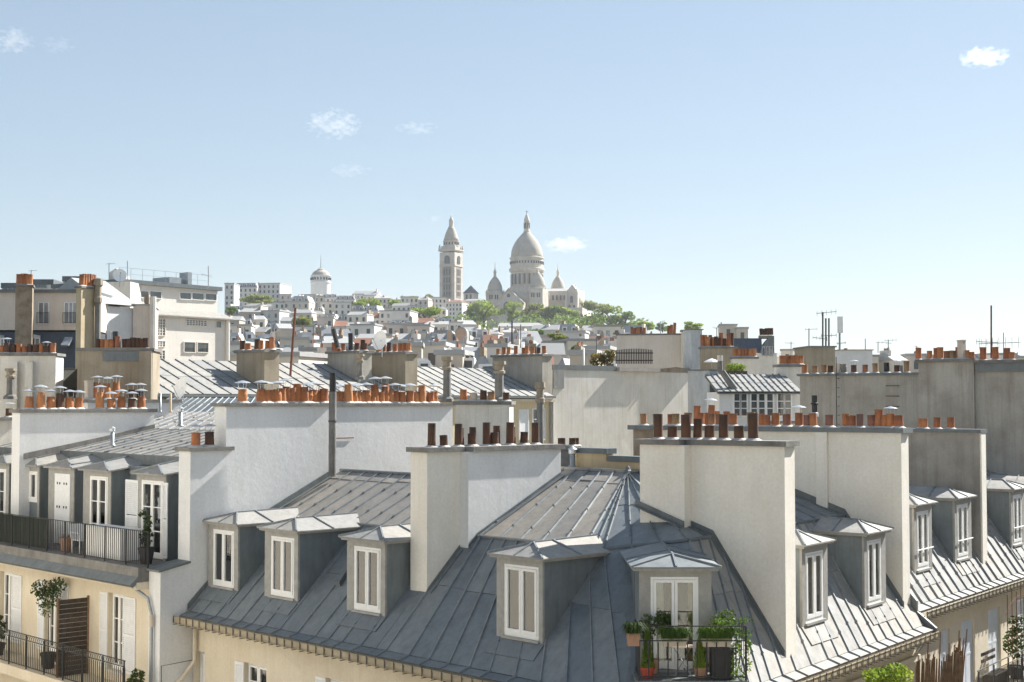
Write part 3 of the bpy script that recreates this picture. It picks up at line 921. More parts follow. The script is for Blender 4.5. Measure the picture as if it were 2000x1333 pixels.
flash(R, 4.78, [.35, 2.1, 6], zR, .2, -1)

# ------------------------------------------------------------------ chimney stacks of the corner building
t, zc = stack('chimney_stack', 'cream rendered chimney stack with dark brown pots between the third and fourth roof windows', L, 4.8, 5.42, 1.43, 2.6, -5.4, -1.28, 'cream_stack')
m = MB(); L.box(m, 4.5, 5.1, 2.602, 6.15, -3.9, -1.281); m.build('wall', M['white_wall'], t)
m = MB(); L.box(m, 4.41, 5.19, 2.7, 6.24, -1.278, zc + .001); m.build('cap', M['cement'], t)
for v, h, r in ((1.72, .6, .11), (2.1, .31, .11), (2.68, .6, .11), (2.85, .5, .1), (3.12, .32, .12), (3.3, .5, .1), (3.72, .6, .11), (3.95, .34, .12), (4.2, .5, .1), (4.62, .6, .115), (4.8, .48, .1), (5.1, .34, .115), (5.62, .6, .11)):
    pot(t, L(4.95 + (.0 if h > .55 else -.06) + (.16 if h in (.5, .48) else 0), v, zc), h, r, 'tall' if h > .45 else 'plain', 'terra_dark')
t, zc = stack('chimney_stack', 'tall cream chimney stack over the crossing, brown pots in one row, sunlit end face', R, -2.4, -1.9, .19, 2.72, -6.0, -1.02, 'cream_stack')
m = MB(); R.box(m, -2.7, -2.05, 2.722, 4.0, -3.6, -1.021); m.build('wall', M['cream_stack'], t)
m = MB(); R.box(m, -2.79, -1.96, 2.82, 4.09, -1.018, zc + .001); m.build('cap', M['cement'], t)
for v, h, r in ((3.66, .58, .115), (3.25, .32, .125), (2.86, .6, .12), (2.66, .5, .11), (2.32, .33, .125), (1.93, .6, .12), (1.5, .33, .125), (1.12, .6, .125)):
    pot(t, R(-2.2 if v < 2.7 else -2.4, v, zc), h, r, 'tall' if h > .5 else 'plain', 'terra_dark')
# party wall behind the right wing, with the long row of pots
t, zc = stack('party_wall', 'long cream party wall crowned by a row of mauve and orange pots, above the right-hand roof windows', R, 4.8, 5.3, .39, 8.55, -5.9, -.84, 'cream_stack', 'zinc_trim', .1, .14, cat='wall')
m = MB(); R.box(m, 4.8, 5.28, 8.552, 9.3, -6, -.841); m.build('wall', M['rough_stone'], t)
m = MB(); R.box(m, 4.7, 5.38, 8.652, 9.45, -.838, zc + .001); m.build('cap', M['zinc_trim'], t)
m = MB(); R.box(m, 4.69, 4.798, 2.6, 2.95, -3.2, -.842); m.build('pilaster', M['cream_stack'], t)
prow = [(1258, 'terra_tan', .36, 0), (1283, 'terra_tan', .34, 0), (1308, 'terra_tan', .36, 0), (1322, 'terra_tan', .36, 0), (1345, 'terra_tan', .38, 0), (1368, 'terra', .4, 0), (1388, 'terra_tan', .38, 0), (1408, 'terra_tan', .36, 0), (1432, 'terra', .36, 0), (1470, 'terra_tan', .4, 0), (1487, 'terra', .38, 0), (1500, 'terra', .36, 0), (1512, 'terra', .38, 0),
        (1536, 'terra_mauve', .36, 0), (1560, 'terra', .42, 1), (1578, 'terra_mauve', .36, 0), (1588, 'terra', .38, 0), (1620, 'terra_mauve', .36, 0), (1650, 'terra', .38, 0), (1662, 'terra', .34, 0), (1678, 'terra_mauve', .36, 0), (1703, 'terra_mauve', .36, 0), (1716, 'terra', .52, 0), (1728, 'terra', .34, 0), (1740, 'terra', .38, 1), (1758, 'terra', .36, 0), (1770, 'terra', .34, 0)]
for px_, mt, h, ht in prow:
    v = R.pix_u(px_, 832, 5.0)[1]
    if .45 < v < 9.4:
        pot(t, R(5.0 + rnd.uniform(-.08, .1), v, zc), h, .115 + rnd.uniform(-.01, .015), 'plain', mt, hat=bool(ht))
HALFPI = math.pi / 2
def pxf(px, Y, az_deg):
    a = math.radians(az_deg)
    P = at(px, HOR, Y)
    return Frame((P.x, P.y), a, a - HALFPI)
# big white party wall on the left with its row of hatted pots
t = thing('party_wall', 'tall white party wall stepping down to a low shoulder, hatted orange pots along its top', 'wall', L(13.8, 2, GROUND))
m = MB()
pr = [(-.9, GROUND), (-.9, -4.95), (.09, -4.75), (.09, -1.45), (1.35, -1.45), (1.35, -.12), (5.3, -.12), (5.3, GROUND)]
m.prism([L(13.6, a, b) for a, b in pr], L.u * .62); m.build('wall', M['white_wall'], t)
m = MB(); L.box(m, 13.5, 14.32, .0, 1.6, -1.448, -1.33); m.build('cap', M['cement'], t)
m = MB(); L.box(m, 13.52, 14.3, 1.26, 5.4, -.118, -.01); m.build('cap', M['cement'], t)
m = MB(); m.prism([L(13.52, -1.0, -4.948), L(13.52, .088, -4.748), L(13.52, .088, -4.69), L(13.52, -1.0, -4.89)], L.u * .78); m.build('coping', M['zinc_trim'], t)
for px_, h, s, ht in ((470, .42, 'bulge', 1), (512, .44, 'bulge', 1), (523, .4, 'plain', 1), (541, .46, 'bulge', 1), (562, .5, 'bulge', 1), (583, .62, 'bulge', 0), (600, .42, 'band', 1), (612, .42, 'band', 1), (622, .4, 'plain', 1), (532, .44, 'band', 0), (552, .5, 'plain', 0), (572, .46, 'plain', 0), (592, .5, 'bulge', 0), (630, .44, 'plain', 0)):
    v = L.pix_u(px_, 787, 13.9)[1]
    pot(t, L(13.9 + rnd.uniform(-.1, .1), v, -.01), h, .15, s, 'terra', hat=.95 if ht else False)
for v, mt in ((.45, 'terra'), (.95, 'terra_dark')):
    pot(t, L(13.88, v, -1.33), .42, .14, 'plain', mt, hat=.9)
# the wall that carries on behind the ridge
W = pxf(640, 50.0, 45.0)
t = thing('chimney_wall', 'white chimney wall behind the ridge carrying a row of orange pots with tin hats', 'chimney', W(3, .3, -8))
wE = W.pix_v(884, 800, 0)[0]
m = MB(); W.box(m, -1.2, wE, 0, .7, -9, -.13); m.build('wall', M['white_wall'], t)
m = MB(); W.box(m, -1.22, wE + .08, -.09, .8, -.128, -.012); m.build('cap', M['cement'], t)
m = MB(); W.box(m, W.pix_v(655, 855, 0)[0], W.pix_v(690, 855, 0)[0], -.05, -.02, W.pix_v(670, 856, 0)[2] - .015, W.pix_v(670, 856, 0)[2] + .015); m.build('iron_tie', M['rust'], t)
for px_, h, s, ht in ((655, .36, 'plain', 1), (676, .64, 'bulge', 0), (690, .42, 'bulge', 1), (698, .44, 'band', 1), (716, .44, 'band', 1), (734, .64, 'bulge', 1), (753, .66, 'bulge', 1), (773, .44, 'bulge', 1), (798, .44, 'plain', 1), (821, .66, 'bulge', 0), (849, .42, 'band', 1), (665, .4, 'plain', 1), (745, .4, 'plain', 1), (707, .42, 'plain', 0), (726, .46, 'bulge', 0), (763, .5, 'band', 0), (785, .4, 'plain', 1), (810, .44, 'bulge', 0), (836, .4, 'plain', 0)):
    P = W(W.pix_v(px_, 785, .35)[0], .3 + rnd.uniform(-.12, .15), -.012)
    pot(t, P, h, .155, s, 'terra', hat=.95 if ht else False)
# soot-topped flue pipe in the corner
t = thing('flue_pipe', 'tall grey flue pipe with a soot-black tip standing in the corner of the white walls', 'flue', L(13.25, 5.2, zL(5.2)))
P = L(13.15, 5.1, 0)
m = MB(); m.tube([V((P.x, P.y, -2.35)), V((P.x, P.y, .35))], .12, 12); m.build('pipe', M['cement'], t, False)
m = MB(); m.tube([V((P.x, P.y, .35)), V((P.x, P.y, .95))], .105, 12); m.build('tip', M['black_pipe'], t)
m = MB(); m.tube([V((P.x, P.y, -.62)), V((P.x, P.y, -.56))], .135, 12); m.build('collar', M['iron_grey'], t)
# ochre parapet behind the right ridge
t = thing('parapet_wall', 'low ochre parapet with a stepped zinc coping behind the ridge', 'wall', L(3.3, 7.3, -4))
m = MB(); L.box(m, 3.7, 5.0, 7.1, 7.4, -3.2, -1.42); L.box(m, 1.2, 3.698, 7.1, 7.4, -3.2, -1.62); m.build('wall', M['ochre_wall'], t)
m = MB(); L.box(m, 3.62, 5.0, 7.04, 7.46, -1.418, -1.27); L.box(m, 1.2, 3.618, 7.04, 7.46, -1.618, -1.46); m.build('coping', M['zinc_trim'], t)
vent_pipe('vent_pipe', 'short galvanised vent with a flared cap in front of the ochre parapet', at(1118, 915, 40.2), .42, .075)

# ------------------------------------------------------------------ houses across the street (they light the shaded fronts and mirror in the panes)
def plain_front(name, label, F, u0, u1, v0, v1, z0, z1, mat, du=2.6, dz=3.1, face=1, w=1.1, h=2.0):
    t = thing(name, label, 'building', F((u0 + u1) / 2, (v0 + v1) / 2, z0))
    m = MB(); F.box(m, u0, u1, v0, v1, z0, z1); m.build('wall', M[mat], t)
    vf = v1 if face > 0 else v0
    b = MB(); b.abox(-.5, .5, -.5, .5, -.5, .5); me = b.mesh('window', M['glass'])
    b = MB(); b.abox(-.5, .5, -.5, .5, -.5, .5); ms = b.mesh('shutter', M['shutter_white'])
    rot = Matrix.Rotation(math.atan2(F.u.y, F.u.x), 4, 'Z')
    z = z1 - 2.6
    while z > z0 + 3 and z > z1 - 12:
        u = u0 + 1.5
        while u < u1 - 1:
            o = link('window', me, t, Matrix.Translation(F(u, vf, z)) @ rot @ Matrix.Diagonal((w, .08, h, 1)))
            for s in (-1, 1):
                link('shutter', ms, t, Matrix.Translation(F(u + s * (w / 2 + .28), vf, z)) @ rot @ Matrix.Diagonal((.5, .1, h, 1)))
            u += du
        z -= dz
    c = MB(); F.box(c, u0, u1, vf - .1, vf + (.35 if face > 0 else -.35), z1 - .9, z1 - .6); c.build('cornice', M[mat], t)
    r = MB(); F.box(r, u0, u1, v0 + .6, v1 - .6, z1, z1 + 2.2); r.build('roof', M['zinc'], t)
    return t
plain_front('street_house', 'cream shuttered house facing the left wing across the street, mirrored in its windows', L, 9, 40, -24, -12.5, GROUND, 7, 'stone_pale')
plain_front('street_house', 'cream house facing the right wing across the other street', R, -6, 40, -24, -12.5, GROUND, 0, 'pale_wall')
HB = Frame((0, 0, 0), math.pi / 2, 0)
plain_front('street_house', 'cream house the view is taken from, facing the crossing', HB, -16, 18, -14, -1.6, GROUND, 9, 'stone_pale')

# ------------------------------------------------------------------ left neighbour with roof terrace
LB = thing('terrace_house', 'cream house with a roof terrace, zinc-clad bays and white shutters beside the white party wall', 'building', L(19, 3, GROUND))
UL = 14.25
zT = -4.85
zB = lambda v: -1.95 + .2 * (v - .4)
hl = [(15.62, 17.62, -8.3, -5.93), (19.75, 21.75, -8.3, -5.93), (22.6, 24.4, -8.3, -5.93)]
lw = wall('wall', LB, L, UL, 31, -.5, -.1, GROUND, -5.35, 'cream_wall', [(16.32, 17.2, -8.3, -5.93), (20.45, 21.3, -8.3, -5.93), (23.7, 24.6, -8.3, -5.93)])
for a, b in ((16.32, 17.2), (20.45, 21.3), (23.7, 24.6)):
    window_in(lw, L, a, b, -.5, -8.3, -5.93, (.34, .67), [(b + .02, b + .48, -.002), (a - .75, a - .02, -.002)])
m = MB(); L.box(m, UL, 31, -1.25, 4.0, -5.28, zT); m.build('terrace_slab', M['cement'], LB)
m = MB(); L.box(m, UL, 31, -1.3, -.52, -5.5, -5.285); m.build('cornice', M['cream_wall'], LB)
m = MB(); m.prism([L(UL, -1.5, -5.34), L(UL, -1.26, -5.12), L(UL, -1.26, -5.3), L(UL, -1.42, -5.42)], L.u * 14); m.build('gutter', M['zinc_trim'], LB)
m = MB(); L.box(m, UL, 31, -1.75, -.5, -8.95, -8.62); m.build('balcony_slab', M['cream_wall'], LB)
m = MB(); L.box(m, UL, 31, .95, 1.15, zT, -2.3); m.build('terrace_wall', M['zinc_cheek'], LB)
m = MB(); L.box(m, UL, 31, .9, 1.9, -2.36, -2.06); m.build('roof_edge', M['zinc_trim'], LB)
# shed roof
def zpl(name, *a, **k):
    return zinc_patch(LB, name, *a, **k)
zpl('roof_slope', L(31, 1.5, zB(1.5)), L(UL, 1.5, zB(1.5)), L(UL, 5.2, zB(5.2)), L(31, 5.2, zB(5.2)), cells(27), [0, .55, 1], M['zinc_up'])
zpl('roof_slope', L(31, 5.2, zB(5.2)), L(UL + .4, 5.2, zB(5.2)), L(UL + 4.8, 8.4, zB(8.4)), L(31, 8.4, zB(8.4)), cells(24), [0, .5, 1], M['zinc_up'])
zpl('roof_slope', L(31, 8.4, zB(8.4)), L(UL + 4.8, 8.4, zB(8.4)), L(UL + 6.2, 9.6, zB(8.4) + .55), L(31, 9.6, zB(8.4) + .55), cells(24), [0, 1], M['zinc'])
m = MB(); L.box(m, UL, 31, 1.42, 1.5, -2.05, zB(1.5) + .02); m.build('eaves_board', M['zinc_trim'], LB)
m = MB(); L.box(m, UL + 6.3, 31, 9.6, 10, GROUND, zB(8.4) + .4); m.build('rear_wall', M['pale_wall'], LB)
# four zinc-clad bays
def bay(u0, u1, vf, kind):
    d = MB(); L.box(d, u0, u1, vf, 1.2, zT + .002, -2.2); b_ = d.build('bay', M['zinc_cheek'], LB)
    j = MB()
    w0, w1 = kind[1]
    ztop = -2.42
    zbot = kind[2]
    L.box(j, u0 - .015, w0, vf - .05, vf - .002, zT, -2.2); L.box(j, w1, u1 + .015, vf - .05, vf - .002, zT, -2.2); L.box(j, w0, w1, vf - .05, vf - .002, ztop, -2.2)
    j.build('bay_frame', M['dormer_grey'], b_)
    if zbot > zT + .5:
        j = MB(); L.box(j, w0, w1, vf - .04, vf - .002, zT, zbot - .002); j.build('apron_board', M['zinc_cheek'], b_)
    if kind[0] == 'win':
        casement(b_, L, w0, w1, vf, zbot, ztop, 2, ())
    elif kind[0] == 'panel':
        j = MB(); L.box(j, w0, w1, vf - .09, vf - .003, zbot, ztop); j.build('blind_shutter', M['shutter_white'], b_)
        h_ = MB()
        for zz in (-2.75, -3.55):
            for uu in (.2, .36, .64, .8):
                x = lerp(w0, w1, uu); L.box(h_, x - .015, x + .015, vf - .115, vf - .0905, zz - .04, zz + .04)
        h_.build('hinge_pins', M['iron'], b_)
    else:
        casement(b_, L, w0, w1, vf, zbot, ztop, 2, (.33, .66))
    e = .1
    FL, FR, BL, BR = L(u0 - e, vf - .22, -2.2), L(u1 + e, vf - .22, -2.2), L(u0 - e, 1.6, -2.0), L(u1 + e, 1.6, -2.0)
    um = (u0 + u1) / 2
    R0 = L(um, vf + .2, -1.96); R1 = L(um, 1.6, -1.78)
    for poly in ([FL, FR, R0], [FR, BR, R1, R0], [FL, R0, R1, BL]):
        k = MB(); k.prism(poly, V((0, 0, -.05))); k.build('zinc_panel', M['zinc_lit'], b_)
    for a, c in ((FL, R0), (FR, R0), (R0, R1), (lerp(FR, BR, .5), lerp(R0, R1, .5))):
        k = MB(); k.tube([a + V((0, 0, .02)), c + V((0, 0, .02))], .035, 4); k.build('batten', M['batten'], b_)
    return b_
bay(23.3, 24.75, .3, ('win', (23.42, 24.42), -3.5))
bay(20.85, 22.6, .3, ('panel', (21.05, 22.1), zT + .05))
bay(18.45, 20.2, .3, ('door', (18.62, 19.75), zT + .05))
b4 = bay(15.2, 16.85, .3, ('door', (15.3, 16.55), zT + .05))
shutter(b4, L, 16.75, 17.5, .26, zT + .1, -2.45)
shutter(b4, L, 15.0, 15.28, .22, zT + .1, -2.45)
bay(25.6, 27.4, .3, ('door', (25.8, 27.0), zT + .05))
# skylight, vents
t = thing('skylight', 'flat zinc-framed skylight propped open on the tan shed roof', 'skylight', L(17.0, 4.2, zB(4.2)))
m = MB(); m.prism([L(16.6, 3.3, zB(3.3) + .12), L(17.4, 3.3, zB(3.3) + .12), L(17.4, 5.3, zB(5.3) + .16), L(16.6, 5.3, zB(5.3) + .16)], (0, 0, .06)); m.build('frame', M['galv'], t)
m = MB(); m.prism([L(16.65, 3.4, zB(3.4)), L(17.35, 3.4, zB(3.4)), L(17.35, 5.2, zB(5.2)), L(16.65, 5.2, zB(5.2))], (0, 0, .115)); m.build('kerb', M['ochre_wall'], t)
m = MB(); m.prism([L(16.7, 3.45, zB(3.45) + .183), L(17.3, 3.45, zB(3.45) + .183), L(17.3, 5.15, zB(5.15) + .224), L(16.7, 5.15, zB(5.15) + .224)], (0, 0, .006)); m.build('pane', M['glass_pale'], t)
t = thing('skylight', 'second skylight higher up the tan shed roof beside the white wall', 'skylight', L(18.2, 6.5, zB(6.5)))
m = MB(); m.prism([L(17.9, 5.8, zB(5.8) + .1), L(18.7, 5.8, zB(5.8) + .1), L(18.7, 7.6, zB(7.6) + .14), L(17.9, 7.6, zB(7.6) + .14)], (0, 0, .08)); m.build('frame', M['galv'], t)
m = MB(); m.prism([L(18.0, 5.9, zB(5.9) + .183), L(18.6, 5.9, zB(5.9) + .183), L(18.6, 7.5, zB(7.5) + .224), L(18.0, 7.5, zB(7.5) + .224)], (0, 0, .006)); m.build('pane', M['glass_pale'], t)
P = L(*L.pix_u(219, 872, 21.0)); vent_pipe('vent_pipe', 'grey vent pipe rising at the foot of the tan shed roof', V((P.x, P.y, P.z)), .52, .065)
P = L(*L.pix_u(352, 834, 17.3)); vent_pipe('vent_pipe', 'grey vent pipe standing beside the propped skylight', V((P.x, P.y, P.z)), .5, .065)
for k, (px_, lab) in enumerate(((313, 'thin grey pipe by the end of the far left white wall'), (333, 'thin ochre pipe next to the grey one behind the shed roof'))):
    P = at(px_, 806, 54); vent_pipe('vent_pipe', lab, P, .72, .04, 'galv' if k == 0 else 'ochre_wall', False)
# white party wall at the far end of the terrace roof
t, zc = stack('party_wall', 'white party wall at the far end of the terrace roof with eleven hatted pots', L, 24.0, 24.6, -.15, 5.3, -4.8, -.36, 'white_wall', cat='wall')
m = MB()
for a, b in ((0, 3.0), (3.0, 5.3)):
    m.prism([L(23.94, a, zB(max(a, .4)) - .05), L(23.94, b, zB(b) - .05), L(23.94, b, zB(b) + .16), L(23.94, a, zB(max(a, .4)) + .16)], L.u * .05)
m.build('flashing', M['cement'], t)
for px_, h, mt, s in ((57, .44, 'terra', 'bulge'), (77, .62, 'terra', 'bulge'), (98, .42, 'terra', 'band'), (115, .56, 'terra_dark', 'plain'), (134, .44, 'terra', 'bulge'), (154, .42, 'terra', 'plain'), (197, .62, 'terra', 'bulge'), (217, .36, 'terra', 'plain'), (237, .44, 'terra', 'bulge'), (256, .38, 'terra_dark', 'plain'), (275, .46, 'terra', 'bulge')):
    v = L.pix_u(px_, 800, 24.3)[1]
    pot(t, L(24.3 + rnd.uniform(-.1, .1), v, zc), h, .15, s, mt, hat=.95)
t, zc = stack('chimney_stack', 'low white chimney block behind the first row of hatted pots', L, 26.5, 27.2, 3.9, 8.0, -4, .0, 'white_wall')
for px_, h, mt in ((190, .62, 'terra'), (209, .66, 'terra'), (227, .66, 'terra'), (257, .4, 'terra_dark'), (274, .4, 'pot_black')):
    v = L.pix_u(px_, 775, 26.8)[1]
    pot(t, L(26.8, v, zc), h, .15, 'bulge' if mt == 'terra' else 'plain', mt, hat=1.0)
pot(t, L(26.9, L.pix_u(174, 770, 26.9)[1], zc), .75, .16, 'square', 'pot_beige')
t, zc = stack('chimney_stack', 'grey chimney block at the picture edge with small hatted dark pots', L, 29.5, 30.2, -1.0, 2.6, -6, -.7, 'pale_wall')
for v in (-.6, -.1, .5, 1.1, 1.7, 2.3):
    pot(t, L(29.8, v, zc), rnd.uniform(.36, .6), .14, 'plain', 'terra_dark', hat=1.0)
# terrace railing, furniture, plants
railing('terrace_railing', 'black iron railing along the edge of the roof terrace', L, 14.0, 30, -1.05, zT, 1.06, .115)
railing('balcony_railing', 'black iron balcony railing with a scrolled frieze below the terrace', L, 14.3, 30, -1.62, -8.62, 1.1, .12, top2=.2)
fz = MB()
u = 14.4
while u < 30:
    cz = -8.62 + 1.1 - .105
    pts = [L(u + .055 * math.cos(w), -1.62, cz + .07 * math.sin(w)) for w in [i * math.pi / 4 for i in range(9)]]
    fz.tube(pts, .008, 3, False); u += .13
o = fz.build('frieze_scrolls', M['iron_grey'], bpy.data.objects['balcony_railing']); o['kind'] = 'stuff'
t = thing('sliding_screen', 'dark green slatted screen fixed behind the terrace railing', 'screen', L(22.5, -.9, zT))
for i in range(60):
    u = 20.4 + i * .085
    m = MB(); L.box(m, u, u + .07, -.93, -.915, zT + .04, zT + 1.0); m.build('slat', M['green_screen'], t)
t = thing('storage_chest', 'white slatted chest standing behind the terrace railing', 'chest', L(16.8, -.5, zT))
m = MB(); L.box(m, 16.0, 18.1, -.8, -.15, zT + .01, zT + .92); m.build('body', M['white_paint'], t)
m = MB(); L.box(m, 15.96, 18.14, -.84, -.11, zT + .922, zT + .97); m.build('lid', M['white_paint'], t)
t = thing('garden_chair', 'white plastic garden chair beside the chest on the terrace', 'chair', L(18.9, -.5, zT))
m = MB(); m.prism([L(18.6, -.75, zT + .42), L(19.15, -.75, zT + .42), L(19.15, -.25, zT + .4), L(18.6, -.25, zT + .4)], (0, 0, .03)); m.build('seat', M['white_paint'], t)
m = MB(); m.prism([L(19.15, -.75, zT + .44), L(19.15, -.25, zT + .44), L(19.3, -.25, zT + .92), L(19.3, -.75, zT + .92)], L.u * .025); m.build('backrest', M['white_paint'], t)
for a, b in ((18.62, -.73), (19.13, -.73), (18.62, -.27), (19.13, -.27)):
    m = MB(); m.tube([L(a, b, zT), L(a, b, zT + .42)], .02, 5); m.build('leg', M['white_paint'], t)
for b in (-.76, -.24):
    m = MB(); m.tube([L(18.6, b, zT + .42), L(18.62, b, zT + .66), L(19.2, b, zT + .68)], .02, 5); m.build('armrest', M['white_paint'], t)
def potted(name, label, P, r, h, potmat, plants, leafmat_, size=.05, stem=None):
    P = V(P); t = thing(name, label, 'plant', P)
    m = MB(); m.lathe(P, [(r * .72, 0), (r, h * .85), (r * 1.1, h * .86), (r * 1.1, h), (r * .9, h), (r * .88, h * .9)], 12); m.build('plant_pot', M[potmat], t)
    if stem:
        m = MB(); m.tube([P + V((0, 0, h * .9)), P + V(stem)], [.02, .012], 5); m.build('trunk', M['bark'], t)
    mb = MB()
    for i, (c, rad, n) in enumerate(plants):
        leaves(mb, P + V(c), rad, n, size, i + int(abs(P.x * 100)) % 97)
    mb.build('foliage', M[leafmat_], t)
    return t
potted('potted_plant', 'empty-looking terracotta pot behind the terrace railing near the chair', L(19.75, -.6, zT), .22, .46, 'pot_clay', [((0, 0, .5), (.15, .15, .06), 30)], 'leaf_dark', .04)
potted('potted_plant', 'leafy plant in a black pot at the right end of the terrace', L(14.95, -.55, zT), .24, .5, 'pot_black', [((0, 0, .8), (.2, .2, .3), 90), ((.05, 0, 1.2), (.14, .14, .3), 50), ((-.12, 0, 1.5), (.1, .1, .2), 25)], 'leaf', .07)
t = potted('potted_plant', 'small olive tree in a tub against the white shutters of the lower balcony', L(20.0, -1.05, -8.62), .25, .5, 'pot_black', [((0, 0, 2.3), (.45, .45, .38), 420), ((.3, -.1, 2.7), (.3, .3, .25), 200), ((-.3, .1, 2.55), (.35, .3, .3), 240), ((-.1, .1, 1.9), (.22, .22, .3), 90)], 'leaf', .05, stem=(0, 0, 1.8))
potted('potted_plant', 'orange flowering plant in a pot behind the lower balcony railing', L(18.7, -1.3, -8.62), .2, .3, 'pot_clay', [((0, 0, .55), (.22, .22, .25), 160)], 'leaf_gold', .05)
potted('potted_plant', 'dark leafy plant at the left edge of the lower balcony', L(23.3, -1.2, -8.62), .25, .4, 'pot_black', [((0, 0, .9), (.3, .3, .5), 260)], 'leaf_dark', .07)
potted('potted_plant', 'bushy green plant at the right end of the lower balcony below the downpipe', L(13.95, -1.5, -8.9), .25, .35, 'pot_clay', [((0, 0, .65), (.32, .32, .4), 300), ((.1, -.1, 1.0), (.2, .2, .25), 120)], 'leaf', .06)
t = thing('privacy_screen', 'dark woven privacy screen panel standing on the lower balcony', 'screen', L(18.4, -1.1, -8.62))
for i in range(16):
    z = -8.6 + i * .15
    m = MB(); m.prism([L(18.4, -1.55, z), L(18.4, -.55, z), L(18.4, -.55, z + .14), L(18.4, -1.55, z + .14)], L.u * .03); m.build('slat', M['wood_dark'], t)
for v in (-1.58, -.53):
    m = MB(); L.box(m, 18.38, 18.45, v - .03, v + .03, -8.62, -6.15); m.build('post', M['brown_screen'], t)
# downpipes on the party wall
t = thing('downpipe', 'grey downpipe with a swan neck beside the terrace house', 'pipe', L(14.1, -.95, -9))
m = MB(); m.tube([L(14.5, -1.3, -5.4), L(14.1, -1.0, -5.75), L(13.9, -1.0, -6.2), L(13.9, -1.0, -12)], .05, 8); m.build('pipe', M['galv'], t, True)
m = MB(); m.tube([L(13.9, -1.0, -6.55), L(13.9, -1.0, -6.2)], .07, 8); m.build('collar', M['pot_beige'], t)
t = thing('downpipe', 'cream bent downpipe on the cream front near the party wall', 'pipe', L(13.4, .1, -9))
m = MB(); m.tube([L(13.3, .1, -6.5), L(13.3, .1, -7.6), L(13.5, -.2, -8.1), L(13.62, -.9, -8.6)], .06, 8); m.build('pipe', M['cream_wall'], t, True)
# window guard bar on the cream front
t = thing('guard_bar', 'thin black iron bracket standing off the cream front beside a window', 'bracket', L(13.4, -.4, -9))
m = MB(); m.tube([L(13.5, .2, -7.6), L(13.5, -.9, -7.65), L(13.5, -.9, -9.5)], .012, 4); m.build('bar', M['iron'], t)

# ------------------------------------------------------------------ right neighbour along the second street
RB2 = thing('street_house', 'cream house on the right with sunlit zinc mansard, slim dormers and grey shutters', 'building', R(14, 3, GROUND))
EZ, EV = -5.7, .45
zQ = lambda v: EZ + SR * (v - EV) if v < 2.3 else EZ + SR * 1.85 + .33 * (v - 2.3)
U0, U1 = 5.4, 24.0
hq = [(7.45, 8.35, -8.7, -6.68), (9.2, 10.35, -8.72, -6.63), (11.55, 12.7, -8.72, -6.58), (14.3, 15.3, -8.72, -6.55)]
rw = wall('wall', RB2, R, U0, U1, .42, .9, GROUND, -5.86, 'cream_wall', hq)
for i, h in enumerate(hq):
    if i < 3:
        window_in(rw, R, h[0], h[1], .42, h[2], h[3], (.5,), [(h[0] + .02, (h[0] + h[1]) / 2 - .01, .1), ((h[0] + h[1]) / 2 + .01, h[1] - .02, .1)], smat='pvc_blue', louvre=False)
    else:
        window_in(rw, R, h[0], h[1], .42, h[2], h[3], (.5,), [(h[0] - .02, h[0] + .5, -.002), (h[1] - .1, h[1] + .45, -.002)])
m = MB(); R.box(m, U0, U1, .28, .415, -6.35, -5.87); R.box(m, U0, U1, .16, .275, -6.0, -5.87); m.build('cornice', M['cream_wall'], RB2)
def zq(name, *a, **k):
    return zinc_patch(RB2, name, *a, **k)
usQ = [5.45, 6.26, 6.82, 7.44, 7.98, 8.55, 9.15, 9.78, 10.41, 10.9, 11.33, 11.9, 12.5, 13.16, 13.89, 14.5, 15.1, 15.62, 16.3, 17.0, 17.8, 18.6, 19.5, 20.5, 22, 24]
sQ = [(u - U0) / (24 - U0) for u in usQ]; sQ[0] = 0
zq('roof_slope', R(U0, EV, EZ), R(U1, EV, EZ), R(U1, 2.3, zQ(2.299)), R(U0, 2.3, zQ(2.299)), sQ, [0, .6, 1], M['zinc_lit'], bw=.06, bh=.06)
zq('eaves_flare', R(U0, EV - .3, EZ - .1), R(U1, EV - .3, EZ - .1), R(U1, EV, EZ), R(U0, EV, EZ), sQ, [0, 1], M['zinc_lit'])
zq('roof_slope', R(U0, 2.3, zQ(2.3)), R(U1, 2.3, zQ(2.3)), R(U1, 6.5, zQ(6.5)), R(U0, 6.5, zQ(6.5)), cells(22), [0, .5, 1], M['zinc_up'])
m = MB(); m.add([R(U0, 6.5, zQ(6.5) - .1), R(U1, 6.5, zQ(6.5) - .1), R(U1, 11, -4), R(U0, 11, -4)], [(0, 1, 2, 3)]); m.build('rear_slope', M['zinc_trim'], RB2)
gutter(RB2, R, U0 + .1, 23, EV - .36, EZ - .14)
for (a, b, w, bars) in ((6.95, 8.25, (7.1, 8.05), ()), (10.15, 11.55, (10.3, 11.3), ()), (15.4, 16.75, (15.55, 16.5), ()), (18.4, 19.7, (18.6, 19.5), ())):
    d = dormer(RB2, R, a, b, 1.0, -4.92, -3.05, zQ, 2.3, -3.1, win=w, bars=bars, back=2.9, over=.12)
    k = MB(); k.tube([R(a + .05, .86, -4.3), R(b - .05, .86, -4.3)], .02, 5); k.build('guard_bar', M['white_paint'], d)
    k = MB(); n_ = (V((0, 0, 1)) - R.v * SR).normalized()
    k.prism([R(a - .06, .7, zQ(.7)) + n_ * .02, R(b + .06, .7, zQ(.7)) + n_ * .02, R(b + .06, 1.02, zQ(1.02)) + n_ * .02, R(a - .06, 1.02, zQ(1.02)) + n_ * .02], n_ * .015); k.build('apron', M['zinc_lit'], RB2)
